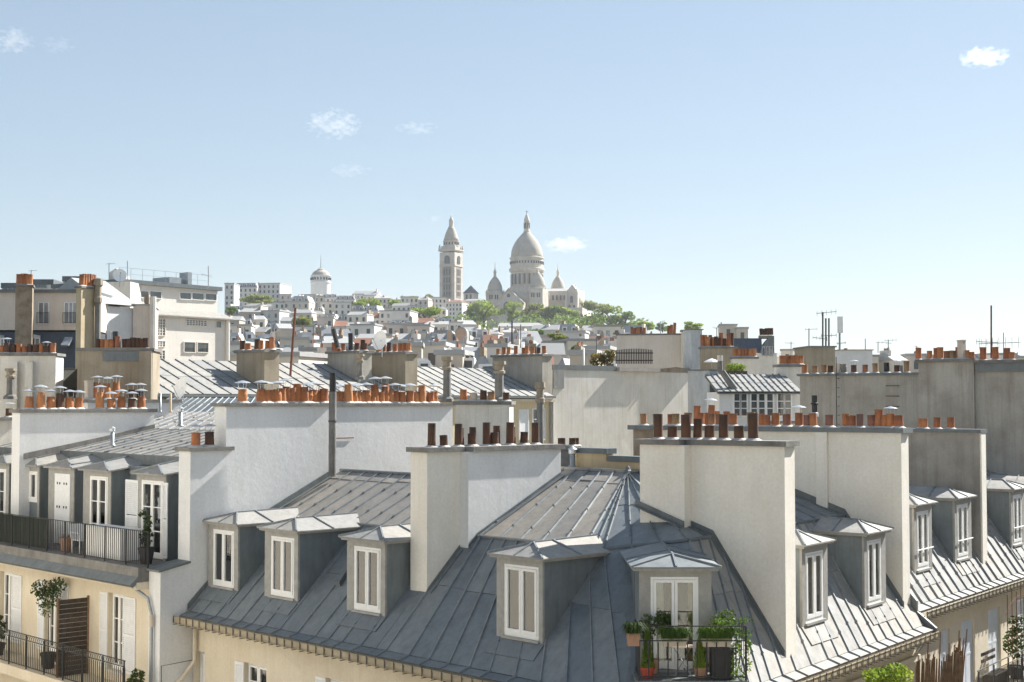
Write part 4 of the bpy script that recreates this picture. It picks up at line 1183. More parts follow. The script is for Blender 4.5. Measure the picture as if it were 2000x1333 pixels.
# zinc closing piece between the two eaves
m = MB(); m.prism([R(5.32, -.35, -6.2), R(5.32, .45, -5.6), R(5.32, .45, -6.6), R(5.32, -.25, -6.55)], R.u * .1); m.build('flashing', M['zinc_trim'], RB2)
m = MB(); m.prism([R(5.3, .2, -5.5), R(5.3, 1.5, -4.1), R(5.3, 1.5, -4.4), R(5.3, .2, -5.95)], R.u * .1); m.build('flashing', M['zinc_trim'], RB2)
m = MB(); m.tube([R(5.45, .1, -5.95), R(5.45, -.05, -6.5), R(5.5, .35, -7.0), R(5.5, .45, -9.5)], .06, 8); m.build('downpipe', M['galv'], RB2, True)
# grey party wall and the tall weathered wall behind
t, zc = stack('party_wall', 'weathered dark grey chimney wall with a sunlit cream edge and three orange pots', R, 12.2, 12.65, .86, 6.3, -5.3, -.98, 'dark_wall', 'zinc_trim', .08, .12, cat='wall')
m = MB(); R.box(m, 12.22, 12.63, .8, .858, -5.3, -.99); m.build('edge', M['cream_stack'], t)  # sunlit end face: its brightness put into a paler facing
for px_ in (1805, 1830, 1857, 1800):
    pot(t, R(12.4, R.pix_u(px_, 835, 12.4)[1], zc), .36, .12, 'plain', 'terra')
t = thing('party_wall', 'high weathered grey party wall at the right edge with a zinc band and tall orange pots', 'wall', R(21, 6, -8))
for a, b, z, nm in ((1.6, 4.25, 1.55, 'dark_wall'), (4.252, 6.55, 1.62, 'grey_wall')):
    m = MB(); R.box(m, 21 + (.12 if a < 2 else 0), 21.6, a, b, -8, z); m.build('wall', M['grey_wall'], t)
m = MB(); R.box(m, 21.0, 21.118, 1.55, 4.15, 1.2, 1.548); m.build('zinc_band', M['zinc_trim'], t)
m = MB(); R.box(m, 20.9, 21.7, 1.5, 4.24, 1.552, 1.66); R.box(m, 20.88, 21.72, 4.242, 6.65, 1.622, 1.73); m.build('cap', M['cement'], t)
for px_, h, mt, r in ((1793, .5, 'terra', .12), (1816, .34, 'terra', .11), (1829, .48, 'terra', .12), (1836, .5, 'terra', .13), (1850, .34, 'terra_tan', .12), (1860, .36, 'terra_tan', .12), (1871, .5, 'terra', .12), (1888, .36, 'terra', .11)):
    pot(t, R(21.3 + rnd.uniform(-.1, .1), R.pix_u(px_, 704, 21.3)[1], 1.73), h, r, 'plain', mt)
pot(t, R(21.2, R.pix_u(1879, 704, 21.2)[1], 1.73), .72, .15, 'square', 'pot_beige')
for px_, h in ((1897, .36), (1920, .5), (1945, .5), (1967, .46), (1975, .3)):
    pot(t, R(21.4, R.pix_u(px_, 704, 21.4)[1], 1.66), h, .13, 'plain', 'terra')
t, zc = stack('party_wall', 'long weathered grey wall with iron rungs and tan pots, left of the highest right wall', R, 21.1, 21.6, 6.552, 11.9, -8, 1.12, 'grey_wall', 'zinc_trim', .1, .1, cat='wall')
for px_, h, mt, s in ((1572, .38, 'terra', 'plain'), (1592, .34, 'terra_tan', 'plain'), (1610, .36, 'terra_tan', 'plain'), (1622, .36, 'terra_dark', 'plain'), (1638, .45, 'pot_beige', 'square'), (1648, .4, 'cement', 'band'), (1668, .34, 'terra_dark', 'plain'), (1690, .38, 'terra_tan', 'plain'), (1710, .38, 'terra_tan', 'plain'), (1732, .42, 'pot_black', 'plain'), (1752, .3, 'terra_dark', 'plain'), (1771, .5, 'terra_tan', 'plain')):
    pot(t, R(21.35, R.pix_u(px_, 722, 21.35)[1], zc), h, .12, s, mt, hat=1.0 if px_ in (1668, 1752) else False)
for i, y in enumerate((754, 774, 794)):
    a, b = R.pix_u(1756, y, 21.1), R.pix_u(1732, y, 21.1)
    m = MB(); m.tube([R(21.1, a[1], a[2]), R(21.0, a[1], a[2]), R(21.0, b[1], b[2]), R(21.1, b[1], b[2])], .018, 4); m.build('iron_rung', M['iron'], t)
a = R.pix_u(1634, 690, 21.0)
m = MB(); m.tube([R(20.95, a[1], 1.9), R(20.95, a[1], -1.5)], .02, 5)
for k in range(7):
    m.tube([R(20.95, a[1] - .05, 1.0 - k * .38), R(21.1, a[1] - .05, 1.0 - k * .38)], .016, 4)
m.build('aerial_pole', M['iron_grey'], t)
m = MB(); m.tube([R(21.2, 2.7, -8), R(21.2, 1.9, -.5), R(21.2, 1.9, 1.4)], .12, 8); m.build('lead_pipe', M['pale_wall'], t)
BW = thing('brick_wall', 'strip of old brown brick wall at the right picture edge', 'wall', R(24, 1.5, -6))
bm_ = MB(); bm_.abox(-.5, .5, -.5, .5, -.5, .5); bme = bm_.mesh('brick', M['brick'])
m = MB(); R.box(m, 24.05, 24.4, .5, 3.0, -8, 1.3); m.build('wall', M['cement'], BW)
rotR = Matrix.Rotation(math.atan2(R.u.y, R.u.x), 4, 'Z')
for j in range(26):
    for i in range(7):
        link('brick', bme, BW, Matrix.Translation(R(24.04, .7 + i * .3 + (.15 if j % 2 else 0), 1.2 - j * .085)) @ rotR @ Matrix.Diagonal((.05, .27, .065, 1)))
# lower balcony, twig screen, arch, bench and rail on the right
m = MB(); R.box(m, 7.4, 24, -.75, .418, -9.05, -8.76); m.build('balcony_slab', M['cream_wall'], RB2)
railing('balcony_railing', 'grey balcony railing with a mesh band running up the right street front', R, 7.5, 24, -.7, -8.76, 1.08, .1, mat='iron_grey', top2=.22)
t = thing('twig_screen', 'brown woven reed screen bulging round the balcony corner on the right', 'screen', R(6.4, -.2, -9.1))
for i in range(80):
    w = i / 79
    u = lerp(5.15, 7.5, w); v = .3 - .8 * math.sin(w * math.pi * .9)
    ln = rnd.uniform(1.85, 2.1) if i % 9 else rnd.uniform(2.3, 2.7); lean = rnd.uniform(-.06, .06) if i % 9 else rnd.uniform(-.2, .5) + .25 * (w - .5)
    m = MB(); m.tube([R(u, v, -9.05), R(u + lean * .5, v - .05, -9.05 + ln * .6), R(u + lean, v - .08, -9.05 + ln)], [.022, .026, .018], 5); m.build('reed', M['brown_screen'], t)
t = thing('iron_arch', 'thin rusty iron arch of uprights standing on the right balcony', 'trellis', R(12, -.5, -8.76))
for i in range(6):
    u = 10.7 + i * .42
    m = MB(); m.tube([R(u, -.5, -8.76), R(u, -.5, -5.9 + .12 * (i % 2))], .012, 4); m.build('upright', M['rust'], t)
m = MB(); m.tube([R(10.5 + 2.6 * k / 10, -.5, -6.5 + .45 * math.sin(math.pi * k / 10)) for k in range(11)], .012, 4); m.build('hoop', M['rust'], t)
m = MB(); m.tube([R(10.5, -.5, -7.3), R(13.1, -.5, -7.3)], .012, 4); m.build('tie', M['rust'], t)
t = thing('balcony_bench', 'dark wooden bench behind the mesh railing on the right', 'bench', R(10.6, -.1, -8.76))
for k in range(3):
    m = MB(); R.box(m, 10.0, 11.2, -.35 + k * .14, -.25 + k * .14, -8.3, -8.27); m.build('seat_slat', M['wood_dark'], t)
for k in range(2):
    m = MB(); R.box(m, 10.0, 11.2, .08, .11, -7.95 + k * .2, -7.85 + k * .2); m.build('backrest_slat', M['wood_dark'], t)
for u in (10.1, 11.1):
    m = MB(); R.box(m, u - .03, u + .03, -.35, .1, -8.76, -8.3); m.build('leg', M['wood_dark'], t)
potted('potted_plant', 'leafy shrub in a tub at the far end of the right balcony', R(12.3, -.2, -8.76), .25, .4, 'pot_black', [((0, 0, 1.1), (.4, .4, .5), 320), ((.1, .1, 1.7), (.3, .3, .3), 150)], 'leaf', .07)
potted('potted_plant', 'bright yellow-green shrub rising at the bottom edge by the right street', at(1737, 1392, 31.5), .4, .5, 'pot_clay', [((-.25, 0, .75), (.35, .35, .22), 500), ((.2, .1, .8), (.35, .35, .25), 500)], 'leaf_bright', .05)

# ------------------------------------------------------------------ the planted balcony at the corner
zb = -5.72
BX = Frame((2.62, 29.6, 0), math.pi / 2, 0.0)
m = MB(); BX.box(m, -.05, 2.25, -.02, 1.04, zb - .12, zb - .01); m.build('balcony_slab', M['zinc_trim'], CB)
t = railing('balcony_railing', 'black iron railing of the small planted balcony at the roof corner', BX, 0, 2.2, 0, zb, 1.12, .2, top2=.32, posts=2.2, r=.012)
for u in (0, 2.2):
    m = MB(); m.tube([BX(u, 0, zb + 1.1), BX(u, .95, zb + 1.1)], .02, 4); m.tube([BX(u, 0, zb + .09), BX(u, .95, zb + .09)], .014, 4)
    for k in range(1, 4): m.tube([BX(u, k * .25, zb + .09), BX(u, k * .25, zb + 1.1)], .009, 4)
    m.build('side_rail', M['iron'], t)
def conifer(name, label, P, r, h, potmat, potr=.15, poth=.22):
    P = V(P); t = thing(name, label, 'plant', P)
    m = MB(); m.lathe(P, [(potr * .75, 0), (potr, poth * .8), (potr * 1.12, poth * .82), (potr * 1.12, poth), (potr * .9, poth)], 12); m.build('plant_pot', M[potmat], t)
    m = MB(); m.tube([P + V((0, 0, poth * .8)), P + V((0, 0, h * .8))], [.02, .008], 5); m.build('trunk', M['bark'], t)
    mb = MB(); rr = random.Random(int(P.x * 1000))
    for i in range(900):
        z = rr.random() ** 1.3
        q = r * (1 - z) ** .75 * math.sqrt(rr.uniform(.25, 1)); w = rr.uniform(0, 6.28)
        c = P + V((q * math.cos(w), q * math.sin(w), poth + z * (h - poth)))
        up = V((math.cos(w) * .4, math.sin(w) * .4, 1)).normalized() * .035
        sd = V((-math.sin(w), math.cos(w), rr.uniform(-.3, .3))) * .012
        mb.add([c - up - sd, c - up + sd, c + up + sd * .3, c + up - sd * .3], [(0, 1, 2, 3)])
    mb.build('foliage', M['leaf_bright'], t)
    return t
conifer('potted_conifer', 'tall yellow-green conifer in a red pot on the corner balcony', BX(.2, .3, zb), .17, 1.1, 'pot_red')
conifer('potted_conifer', 'yellow-green conifer in a clay pot in the middle of the corner balcony', BX(1.32, .35, zb), .19, .95, 'pot_clay')
def grass_box(name, label, P, w, d, h, n, ln, mat='leaf_fresh', potmat='pot_beige'):
    P = V(P); t = thing(name, label, 'planter', P)
    m = MB(); m.prism([P + V((-w / 2 * .92, -d / 2 * .9, 0)), P + V((w / 2 * .92, -d / 2 * .9, 0)), P + V((w / 2 * .92, d / 2 * .9, 0)), P + V((-w / 2 * .92, d / 2 * .9, 0))], (0, 0, h * .5)); 
    m.abox(P.x - w / 2, P.x + w / 2, P.y - d / 2, P.y + d / 2, P.z + h * .5, P.z + h); m.build('box', M[potmat], t)
    mb = MB(); rr = random.Random(int(abs(P.x) * 977))
    for i in range(n):
        a = P + V((rr.uniform(-w / 2, w / 2), rr.uniform(-d / 2, d / 2), h))
        w_ = rr.uniform(3.3, 6.1) if rr.random() < .6 else rr.uniform(0, 6.28); l_ = ln * rr.uniform(.4, 1.2); out = V((math.cos(w_), math.sin(w_), 0))
        b = a + out * l_ * .35 + V((0, 0, l_ * .75)); c = a + out * l_ * .9 + V((0, 0, l_ * rr.uniform(-.45, .6)))
        sd = V((-out.y, out.x, 0)) * .009
        mb.add([a - sd, a + sd, b + sd, b - sd, c], [(0, 1, 2, 3), (3, 2, 4)])
    mb.build('foliage', M[mat], t)
    return t
grass_box('hanging_planter', 'beige window box of spilling grass on the left of the balcony rail', BX(.75, .12, zb + .68), .5, .18, .17, 420, .27)
grass_box('hanging_planter', 'beige window box of spilling grass on the right of the balcony rail', BX(1.62, .12, zb + .68), .62, .18, .17, 520, .28)
grass_box('hanging_planter', 'small clay pot of dark spiky grass hung at the left corner of the balcony', BX(-.12, -.02, zb + .72), .26, .24, .26, 260, .26, 'leaf', 'pot_clay')
t = thing('trailing_vine', 'leafy vine trailing over the right end of the balcony rail', 'plant', BX(2.2, 0, zb))
m = MB(); m.tube([BX(2.05, .3, zb), BX(2.12, .1, zb + .6), BX(2.15, -.02, zb + 1.12)], [.015, .012, .008], 4); m.build('stem', M['bark'], t)
mb = MB()
rr = random.Random(5)
for i in range(10):
    leaves(mb, BX(rr.uniform(1.7, 2.3), rr.uniform(-.08, .5), zb + rr.uniform(.9, 1.2)), (.14, .14, .08), 34, .035, i)
for i in range(14):
    leaves(mb, BX(rr.uniform(1.95, 2.28), rr.uniform(-.06, .1), zb + rr.uniform(.0, 1.0)), (.08, .06, .16), 34, .032, 40 + i)
mb.build('foliage', M['leaf_fresh'], t)
potted('potted_plant', 'dark green shrub behind the balcony rail left of the glass door', BX(.35, .75, zb), .14, .3, 'pot_clay', [((-.1, 0, .95), (.2, .2, .3), 260), ((.2, 0, 1.1), (.18, .18, .2), 140)], 'leaf', .04, stem=(0, 0, .8))
potted('potted_plant', 'dark green shrub behind the balcony rail right of the glass door', BX(1.75, .75, zb), .14, .3, 'pot_clay', [((0, 0, 1.0), (.22, .2, .3), 300), ((.2, -.1, 1.2), (.16, .16, .18), 120)], 'leaf', .04, stem=(0, 0, .8))
t = thing('folding_table', 'small slatted folding table on the corner balcony', 'table', BX(.95, .4, zb))
for k in range(4):
    m = MB(); BX.box(m, .72, 1.18, .25 + k * .08, .31 + k * .08, zb + .62, zb + .64); m.build('slat', M['pot_beige'], t)
for s in (0, 1):
    m = MB(); m.tube([BX(.75 + s * .4, .3, zb), BX(1.15 - s * .4, .5, zb + .62)], .012, 4); m.build('leg', M['galv'], t)
t = thing('black_panel', 'black storage cabinet at the right end of the corner balcony', 'cabinet', BX(1.75, .2, zb))
m = MB(); BX.box(m, 1.52, 1.98, .12, .5, zb, zb + .62); m.build('body', M['pot_black'], t)
m = MB(); BX.box(m, 1.5, 2.0, .1, .52, zb + .622, zb + .65); m.build('lid', M['pot_black'], t)

# ------------------------------------------------------------------ middle distance
def U(F, px, v=0.0): return F.pix_v(px, HOR, v)[0]
def Zp(F, px, py, v=0.0): return F.pix_v(px, py, v)[2]
def block(label, px0, px1, pyt, Y, az, dep, mat, pyb=None, zb=None, cap='cement', pots=(), capt=.12, name='chimney_stack', cat='chimney', shape='plain', r=.125, capover=.08, potv=.5, group=None):
    F = pxf(px0, Y, az)
    u1 = U(F, px1)
    zt = Zp(F, (px0 + px1) / 2, pyt)
    z0 = zb if zb is not None else Zp(F, px0, pyb)
    t = thing(name, label, cat, F(u1 / 2, dep / 2, z0), group)
    m = MB(); F.box(m, 0, u1, 0, dep, z0, zt - capt); m.build('wall', M[mat], t)
    if cap:
        m = MB(); F.box(m, -capover, u1 + capover, -capover, dep + capover, zt - capt + .002, zt); m.build('cap', M[cap], t)
    for p in pots:
        px_, h, mt = p[:3]; ht = p[3] if len(p) > 3 else False; sh = p[4] if len(p) > 4 else shape
        u = F.pix_v(px_, HOR, dep * potv)[0]
        pot(t, F(u, dep * potv + rnd.uniform(-.08, .08), zt), h, r * rnd.uniform(.92, 1.08), sh, mt, hat=ht)
    return t, F, zt
def pw(F, t, px0, px1, py0, py1, v=0.0, mat='glass', frame='white_paint', mull=1, bars=1, name='window', guard=False, fw=.06):
    """window at pixel bounds on the front v of frame F: pane in a real frame"""
    a, b = sorted((U(F, px0, v), U(F, px1, v)))
    pm = (px0 + px1) / 2
    z1, z0 = Zp(F, pm, py0, v), Zp(F, pm, py1, v)
    m = MB(); F.box(m, a, b, v - .02, v - .003, z0, z1); w = m.build(name, M[mat], t)
    f = MB()
    F.box(f, a - fw, a, v - .07, v - .001, z0 - fw, z1 + fw); F.box(f, b, b + fw, v - .07, v - .001, z0 - fw, z1 + fw)
    F.box(f, a, b, v - .07, v - .001, z1, z1 + fw); F.box(f, a, b, v - .09, v - .001, z0 - fw, z0)
    for k in range(1, mull + 1):
        u = lerp(a, b, k / (mull + 1)); F.box(f, u - .035, u + .035, v - .05, v - .021, z0, z1)
    for k in range(1, bars + 1):
        z = lerp(z0, z1, k / (bars + 1)); F.box(f, a, b, v - .04, v - .021, z - .02, z + .02)
    f.build('frame', M[frame], w)
    if guard:
        g = MB(); F.box(g, a - .1, b + .1, v - .26, v - .23, lerp(z0, z1, .5), lerp(z0, z1, .5) + .03)
        F.box(g, a - .1, b + .1, v - .26, v - .23, z0, z0 + .03)
        n = 9
        for k in range(n + 1):
            u = lerp(a - .1, b + .1, k / n); F.box(g, u - .01, u + .01, v - .255, v - .235, z0 + .03, lerp(z0, z1, .5))
        g.build('guard', M['iron'], w)
    return w

# long zinc-roofed house across the back
M1 = pxf(280, 60.5, 39.6)
H1 = thing('zinc_roof_house', 'long yellow house behind the white walls with a sunlit striped zinc roof', 'building', M1(12, 2, GROUND))
LEN = U(M1, 1082)
m = MB(); M1.box(m, 0, LEN, .25, 7.2, GROUND, .18); m.build('wall', M['ochre_pale'], H1)
m = MB(); M1.box(m, -.2, LEN + .1, .02, .24, .05, .22); m.build('cornice', M['cream_wall'], H1)
zinc_patch(H1, 'roof_slope', M1(0, 0, .38), M1(LEN, 0, .38), M1(LEN, 4.1, 2.02), M1(0, 4.1, 2.02), cells(36), [0, .5, 1], M['zinc_lit'], bmat=M['zinc_trim'], bw=.055, bh=.045)
m = MB(); m.add([M1(0, 4.1, 1.98), M1(LEN, 4.1, 1.98), M1(LEN, 7.4, .2), M1(0, 7.4, .2)], [(0, 1, 2, 3)]); m.build('rear_slope', M['zinc_trim'], H1)
m = MB(); M1.box(m, 0, LEN, -.16, 0, .26, .36); m.build('gutter', M['zinc_trim'], H1)
m = MB(); M1.box(m, LEN - .02, LEN + .06, .02, 7.2, GROUND, .16); m.build('edge_strip', M['pale_wall'], H1)
pw(M1, H1, 1040, 1062, 800, 858, .25, 'glass', 'white_paint', 1, 2)
pw(M1, H1, 1014, 1030, 802, 858, .25, 'shutter_white', 'white_paint', 0, 0, 'shutter')
m = MB(); m.tube([M1(LEN - .12, .12, .2), M1(LEN - .12, .12, -4)], .05, 6); m.build('downpipe', M['galv'], H1)
def m1stack(label, pxr, pxl, pyt, mat, pots, du=.9, vv=.5, lit='beige_stack', r=.13):
    u = M1.pix_v(pxr, 740, vv)[0]
    v1 = M1.pix_u(pxl, pyt, u - du)[1]
    zt = M1.pix_u((pxl + pxr) / 2, pyt, u - du)[2]
    t, zc = stack('chimney_stack', label, M1, u - du, u, vv, v1, -.5, zt - .12, mat, 'cement', .1, .13)
    for px_, h, mt in pots:
        p = M1.pix_u(px_, pyt, u - du / 2)
        pot(t, M1(u - du / 2 + rnd.uniform(-.1, .1), min(max(p[1], vv), v1), zc), h, r * rnd.uniform(.9, 1.1), 'plain', mt)
    return t, zc
m1stack('ochre-stained chimney block left of the rusty mast on the striped roof', 545, 462, 684, 'beige_stack', [(475, .5, 'terra_dark'), (487, .35, 'terra'), (500, .55, 'terra_dark'), (512, .45, 'terra'), (522, .45, 'terra'), (531, .6, 'terra')])
m1stack('wide grey-ochre chimney block with a white dish on the striped roof', 815, 725, 688, 'beige_stack', [(738, .5, 'terra'), (748, .45, 'terra'), (757, .5, 'terra_dark'), (772, .4, 'terra'), (782, .45, 'terra'), (791, .45, 'terra'), (800, .45, 'terra')])
m1stack('grey chimney block behind the wide ochre one, mixed tall pots', 726, 640, 686, 'grey_wall', [(648, .5, 'terra'), (657, .5, 'terra'), (670, .4, 'terra_tan'), (684, 1.0, 'pot_black'), (697, .4, 'terra_dark'), (709, .6, 'terra_dark'), (720, .4, 'terra_dark')], vv=1.6)
t3, z3 = m1stack('grey streaked chimney block beside the blank pale wall', 1078, 962, 693, 'grey_wall', [(975, .4, 'terra'), (985, .45, 'terra'), (994, .5, 'terra'), (1006, .5, 'terra'), (1022, .45, 'terra'), (1030, .5, 'terra'), (1040, .45, 'terra'), (1052, .4, 'terra_dark'), (1062, .5, 'terra')], lit='grey_wall')
# soot-topped masonry flues standing in front
def flue(label, px, pyb, pyt, Y, r=.14):
    b, tp = at(px, pyb, Y), at(px, pyt, Y)
    h = tp.z - b.z
    t = thing('flue', label, 'flue', b)
    m = MB(); m.lathe(b, [(r * 1.8, 0), (r * 1.7, .12), (r, .2), (r * .95, h * .7)], 8); m.build('shaft', M['cement'], t)
    m = MB(); m.lathe(b, [(r * 1.3, h * .7), (r * 1.35, h * .76), (r * 1.0, h * .78), (r * 1.05, h * .9), (r * 1.5, h * .92), (r * 1.45, h), (r * .9, h)], 8); m.build('head', M['beige_stack'], t)
flue('slim stone flue with a ringed head left of the grey block', 703, 742, 692, 66)
flue('slim stone flue with a ringed head at the end of the white chimney wall', 873, 786, 697, 50)
flue('stout stone flue with a square head behind the white chimney wall', 975, 786, 706, 52, .17)
flue('tall thin stone flue in front of the yellow wall', 1055, 880, 747, 47, .12)
# grey block with five pots behind the centre stack
block('grey chimney block with five mixed pots and a sunlit end, behind the brown pots', 889, 995, 784, 48.5, 96, 1.3, 'pale_wall', zb=-4, pots=[(906, .42, 'terra'), (926, .32, 'pot_beige'), (944, .36, 'terra_dark'), (960, .34, 'terra_tan'), (989, .32, 'terra_dark')])
# blocks on the left
t, F, zt = block('pale grey chimney wall at the left edge with a crowd of small dark pots', -40, 108, 690, 62, 88, 1.2, 'pale_wall', zb=-5, cap='cement', pots=[(2 + 11 * k, rnd.uniform(.3, .5), rnd.choice(['terra', 'terra_dark', 'terra']), k in (1, 8)) for k in range(10)])
for p in (22, 52):
    m = MB(); F.box(m, U(F, p), U(F, p + 14), -.25, -.002, -5, zt - .4); m.build('pilaster', M['pale_wall'], t)
flue('thick grey standpipe in front of the pale wall at the left edge', 20, 780, 720, 60, .17)
t, F, zt = block('square beige chimney block with a zinc band and dark red pots', 150, 297, 680, 59, 84, 2.2, 'beige_stack', zb=-3, pots=[(190, .4, 'terra_dark'), (199, .4, 'terra'), (208, .4, 'terra'), (217, .38, 'terra'), (224, .7, 'pot_black'), (229, .5, 'terra_tan'), (243, .45, 'terra_dark'), (251, .45, 'terra_dark'), (259, .5, 'terra_dark'), (268, .45, 'terra_dark'), (276, .45, 'terra_dark'), (284, .5, 'terra_dark')])
m = MB(); F.box(m, U(F, 200), U(F, 272), -.06, -.002, zt - .55, zt - .14); m.build('zinc_band', M['zinc_trim'], t)
m = MB(); F.box(m, U(F, 272), U(F, 296), -.2, -.002, -3, zt - .13); m.build('pilaster', M['beige_stack'], t)
# beige house with brick chimneys at the far left
F = pxf(-60, 92, 88); zt = Zp(F, 70, 566)
t = thing('beige_house', 'beige house at the far left with two guarded windows above a dark slate mansard', 'building', F(5, 3, GROUND))
m = MB(); F.box(m, 0, U(F, 178), 0, 8, Zp(F, 70, 645), zt - .2); m.build('wall', M['pink_wall'], t)
m = MB(); F.box(m, 0, U(F, 178), -.2, 8, zt - .2, zt); m.build('cornice', M['zinc_trim'], t)
m = MB(); za, zb_ = Zp(F, 70, 648), Zp(F, 70, 720)
m.prism([F(0, .1, za), F(0, -1.6, zb_), F(0, 6, zb_), F(0, 6, za)], F.u * U(F, 178)); m.build('mansard', M['slate'], t)
pw(F, t, 74, 92, 592, 632, 0, 'glass_pale', 'white_paint', 1, 0, guard=True)
pw(F, t, 125, 147, 592, 632, 0, 'glass_pale', 'white_paint', 2, 0, guard=True)
for a, b in ((56, 78), (-8, 8)):
    w = MB(); F.box(w, U(F, a), U(F, b), -1.5, 0, Zp(F, a, 682), Zp(F, a, 656)); w.build('dormer', M['white_paint'], t)
    pw(F, t, a + 3, b - 3, 662, 680, -1.5, 'glass_pale', 'white_paint', 1, 0)
m = MB(); m.prism([F(U(F, 128), -1.2, Zp(F, 130, 678)), F(U(F, 143), -1.2, Zp(F, 130, 678)), F(U(F, 146), -.6, Zp(F, 130, 662)), F(U(F, 131), -.6, Zp(F, 130, 662))], (0, -.1, .08)); m.build('roof_window', M['glass_pale'], t)
t, G, z_ = block('broad brick chimney shaft at the far left, half in shadow, orange pots on top', 27, 60, 556, 89, 75, 1.3, 'rough_stone', pyb=720, pots=[(33 + 4.5 * k, .7, 'terra') for k in range(6)], r=.16)
t, G, z_ = block('tall sunlit ochre chimney shaft with a dark left side and orange pots', 156, 184, 560, 86, 25, .4, 'ochre_stack', pyb=770, pots=[(156 + 4.8 * k, .75, 'terra') for k in range(6)], r=.17)
flue('thin grey flue running up behind the sunlit ochre shaft', 190, 700, 545, 87, .2)
# white gable wall
F = pxf(204, 96, 30); t = thing('gable_house', 'narrow house with a blinding white sunlit wall and grey pitched roof', 'building', F(3, 2, GROUND))
m = MB(); F.box(m, 0, U(F, 262), 0, 6, -8, Zp(F, 230, 600)); m.build('wall', M['white_wall'], t)
zr = Zp(F, 230, 596)
m = MB(); m.prism([F(-.3, -.3, zr), F(-.3, 6.3, zr), F(-.3, 3, zr + 1.9)], F.u * (U(F, 262) + .4)); m.build('roof', M['roof_zinc_far'], t)
pw(F, t, 214, 226, 650, 672, 0, 'glass_pale', 'white_paint', 0, 0)
F = pxf(258, 98, 80); t = thing('annex_house', 'beige lean-to block between the white gable and the modern building', 'building', F(1, 2, GROUND))
m = MB(); F.box(m, 0, U(F, 297), 0, 5, -8, Zp(F, 278, 597)); m.build('wall', M['pink_wall'], t)
m = MB(); F.box(m, -.1, U(F, 297) + .1, -.1, 5, Zp(F, 278, 597) + .002, Zp(F, 278, 594)); m.build('roof', M['roof_zinc_far'], t)
m = MB(); F.box(m, U(F, 280), U(F, 289), -.3, .4, Zp(F, 278, 593), Zp(F, 278, 576)); m.build('chimney', M['rough_stone'], t)
m = MB(); m.tube([F(U(F, 297), -.2, -8), F(U(F, 297), -.2, Zp(F, 297, 580))], .22, 8); m.build('flue', M['pale_wall'], t)
# modern cream building
F = pxf(250, 104, 37); t = thing('modern_building', 'plain cream modern building with strip windows, glass-block panels and a roof railing', 'building', F(6, 4, GROUND))
uB = U(F, 445)
zt, zm = Zp(F, 250, 552), Zp(F, 300, 608)
m = MB(); F.box(m, 0, U(F, 438), .9, 9, zm - .5, zt); m.build('wall', M['cream_far'], t)
m = MB(); F.box(m, -1.5, uB, 0, 9, GROUND, zm - .1); m.build('wall', M['cream_far'], t)
m = MB(); F.box(m, -.25, U(F, 438) + .25, .6, 9.2, zt + .002, zt + .3); m.build('roof_slab', M['zinc_trim'], t)
m = MB(); m.prism([F(-1.5, -.35, zm - .25), F(-1.5, .88, zm + .25), F(-1.5, .88, zm - .098), F(-1.5, -.35, zm - .35)], F.u * (uB + 1.7)); m.build('canopy', M['zinc_lit'], t)
for a, b in ((264, 287), (290, 312), (349, 370), (373, 395), (399, 420)):
    pw(F, t, a, b, 569 + (a - 264) * .04, 581 + (a - 264) * .04, .9, 'glass', 'white_paint', 0, 0)
for a, b, c, d, k, l in ((305, 320, 624, 655, 2, 5), (305, 320, 667, 677, 2, 2), (305, 320, 685, 705, 2, 3), (362, 401, 626, 636, 6, 2), (420, 430, 628, 640, 0, 0), (358, 379, 669, 688, 0, 0), (384, 405, 670, 688, 0, 0)):
    pw(F, t, a, b, c, d, 0, 'glass', 'cream_far', k, l)
m = MB()
for k in range(9):
    u = k * uB / 9; m.tube([F(u, 1.2, zt + .3), F(u, 1.2, zt + 1.2)], .016, 4)
m.tube([F(0, 1.2, zt + 1.2), F(uB * .9, 1.2, zt + 1.2)], .016, 4); m.tube([F(0, 1.2, zt + .75), F(uB * .9, 1.2, zt + .75)], .012, 4); m.build('roof_railing', M['galv'], t)
m = MB(); m.tube([F(uB - .2, -.15, GROUND), F(uB - .2, -.15, zm - .3)], .16, 8); m.build('downpipe', M['cream_far'], t)
m = MB(); F.box(m, U(F, 362), U(F, 385), 2, 4, zt + .3, zt + .9); F.box(m, U(F, 398), U(F, 406), 2, 3, zt + .3, zt + 1.4); m.build('roof_plant', M['galv'], t)
F2 = pxf(198, 104, 96); m = MB(); F2.box(m, 0, U(F2, 252), 0, 9, GROUND, Zp(F2, 225, 551)); m.build('side_wing', M['pale_wall'], t)
m = MB(); b0 = at(214, 547, 106); b1 = at(240, 524, 106)
m.prism([V((b0.x, 106, b0.z)), V((b1.x, 106, b0.z)), V((b1.x, 106, b1.z - .6)), V(((b0.x + b1.x) / 2, 106, b1.z)), V((b0.x, 106, b1.z - .3))], (0, 2, 0)); m.build('stair_head', M['pale_wall'], t)
for px0, px1, py, lab in ((0, 45, 553, 'small grey roof hut at the far left skyline'), (60, 100, 546, 'cream rooftop block behind the brick chimney'), (120, 178, 540, 'rooftop terrace block with grey glazing on the left skyline')):
    t, G, zz = block(lab, px0, px1, py, 135, 88, 6, 'pale_wall', zb=-8, name='rooftop_block', cat='building', cap='zinc_trim', capt=.5)
    for k in range(3):
        a = lerp(px0 + 4, px1 - 12, k / 3)
        pw(G, t, a, a + 7, py + 6, py + 16, 0, 'glass', 'galv', 0, 0)
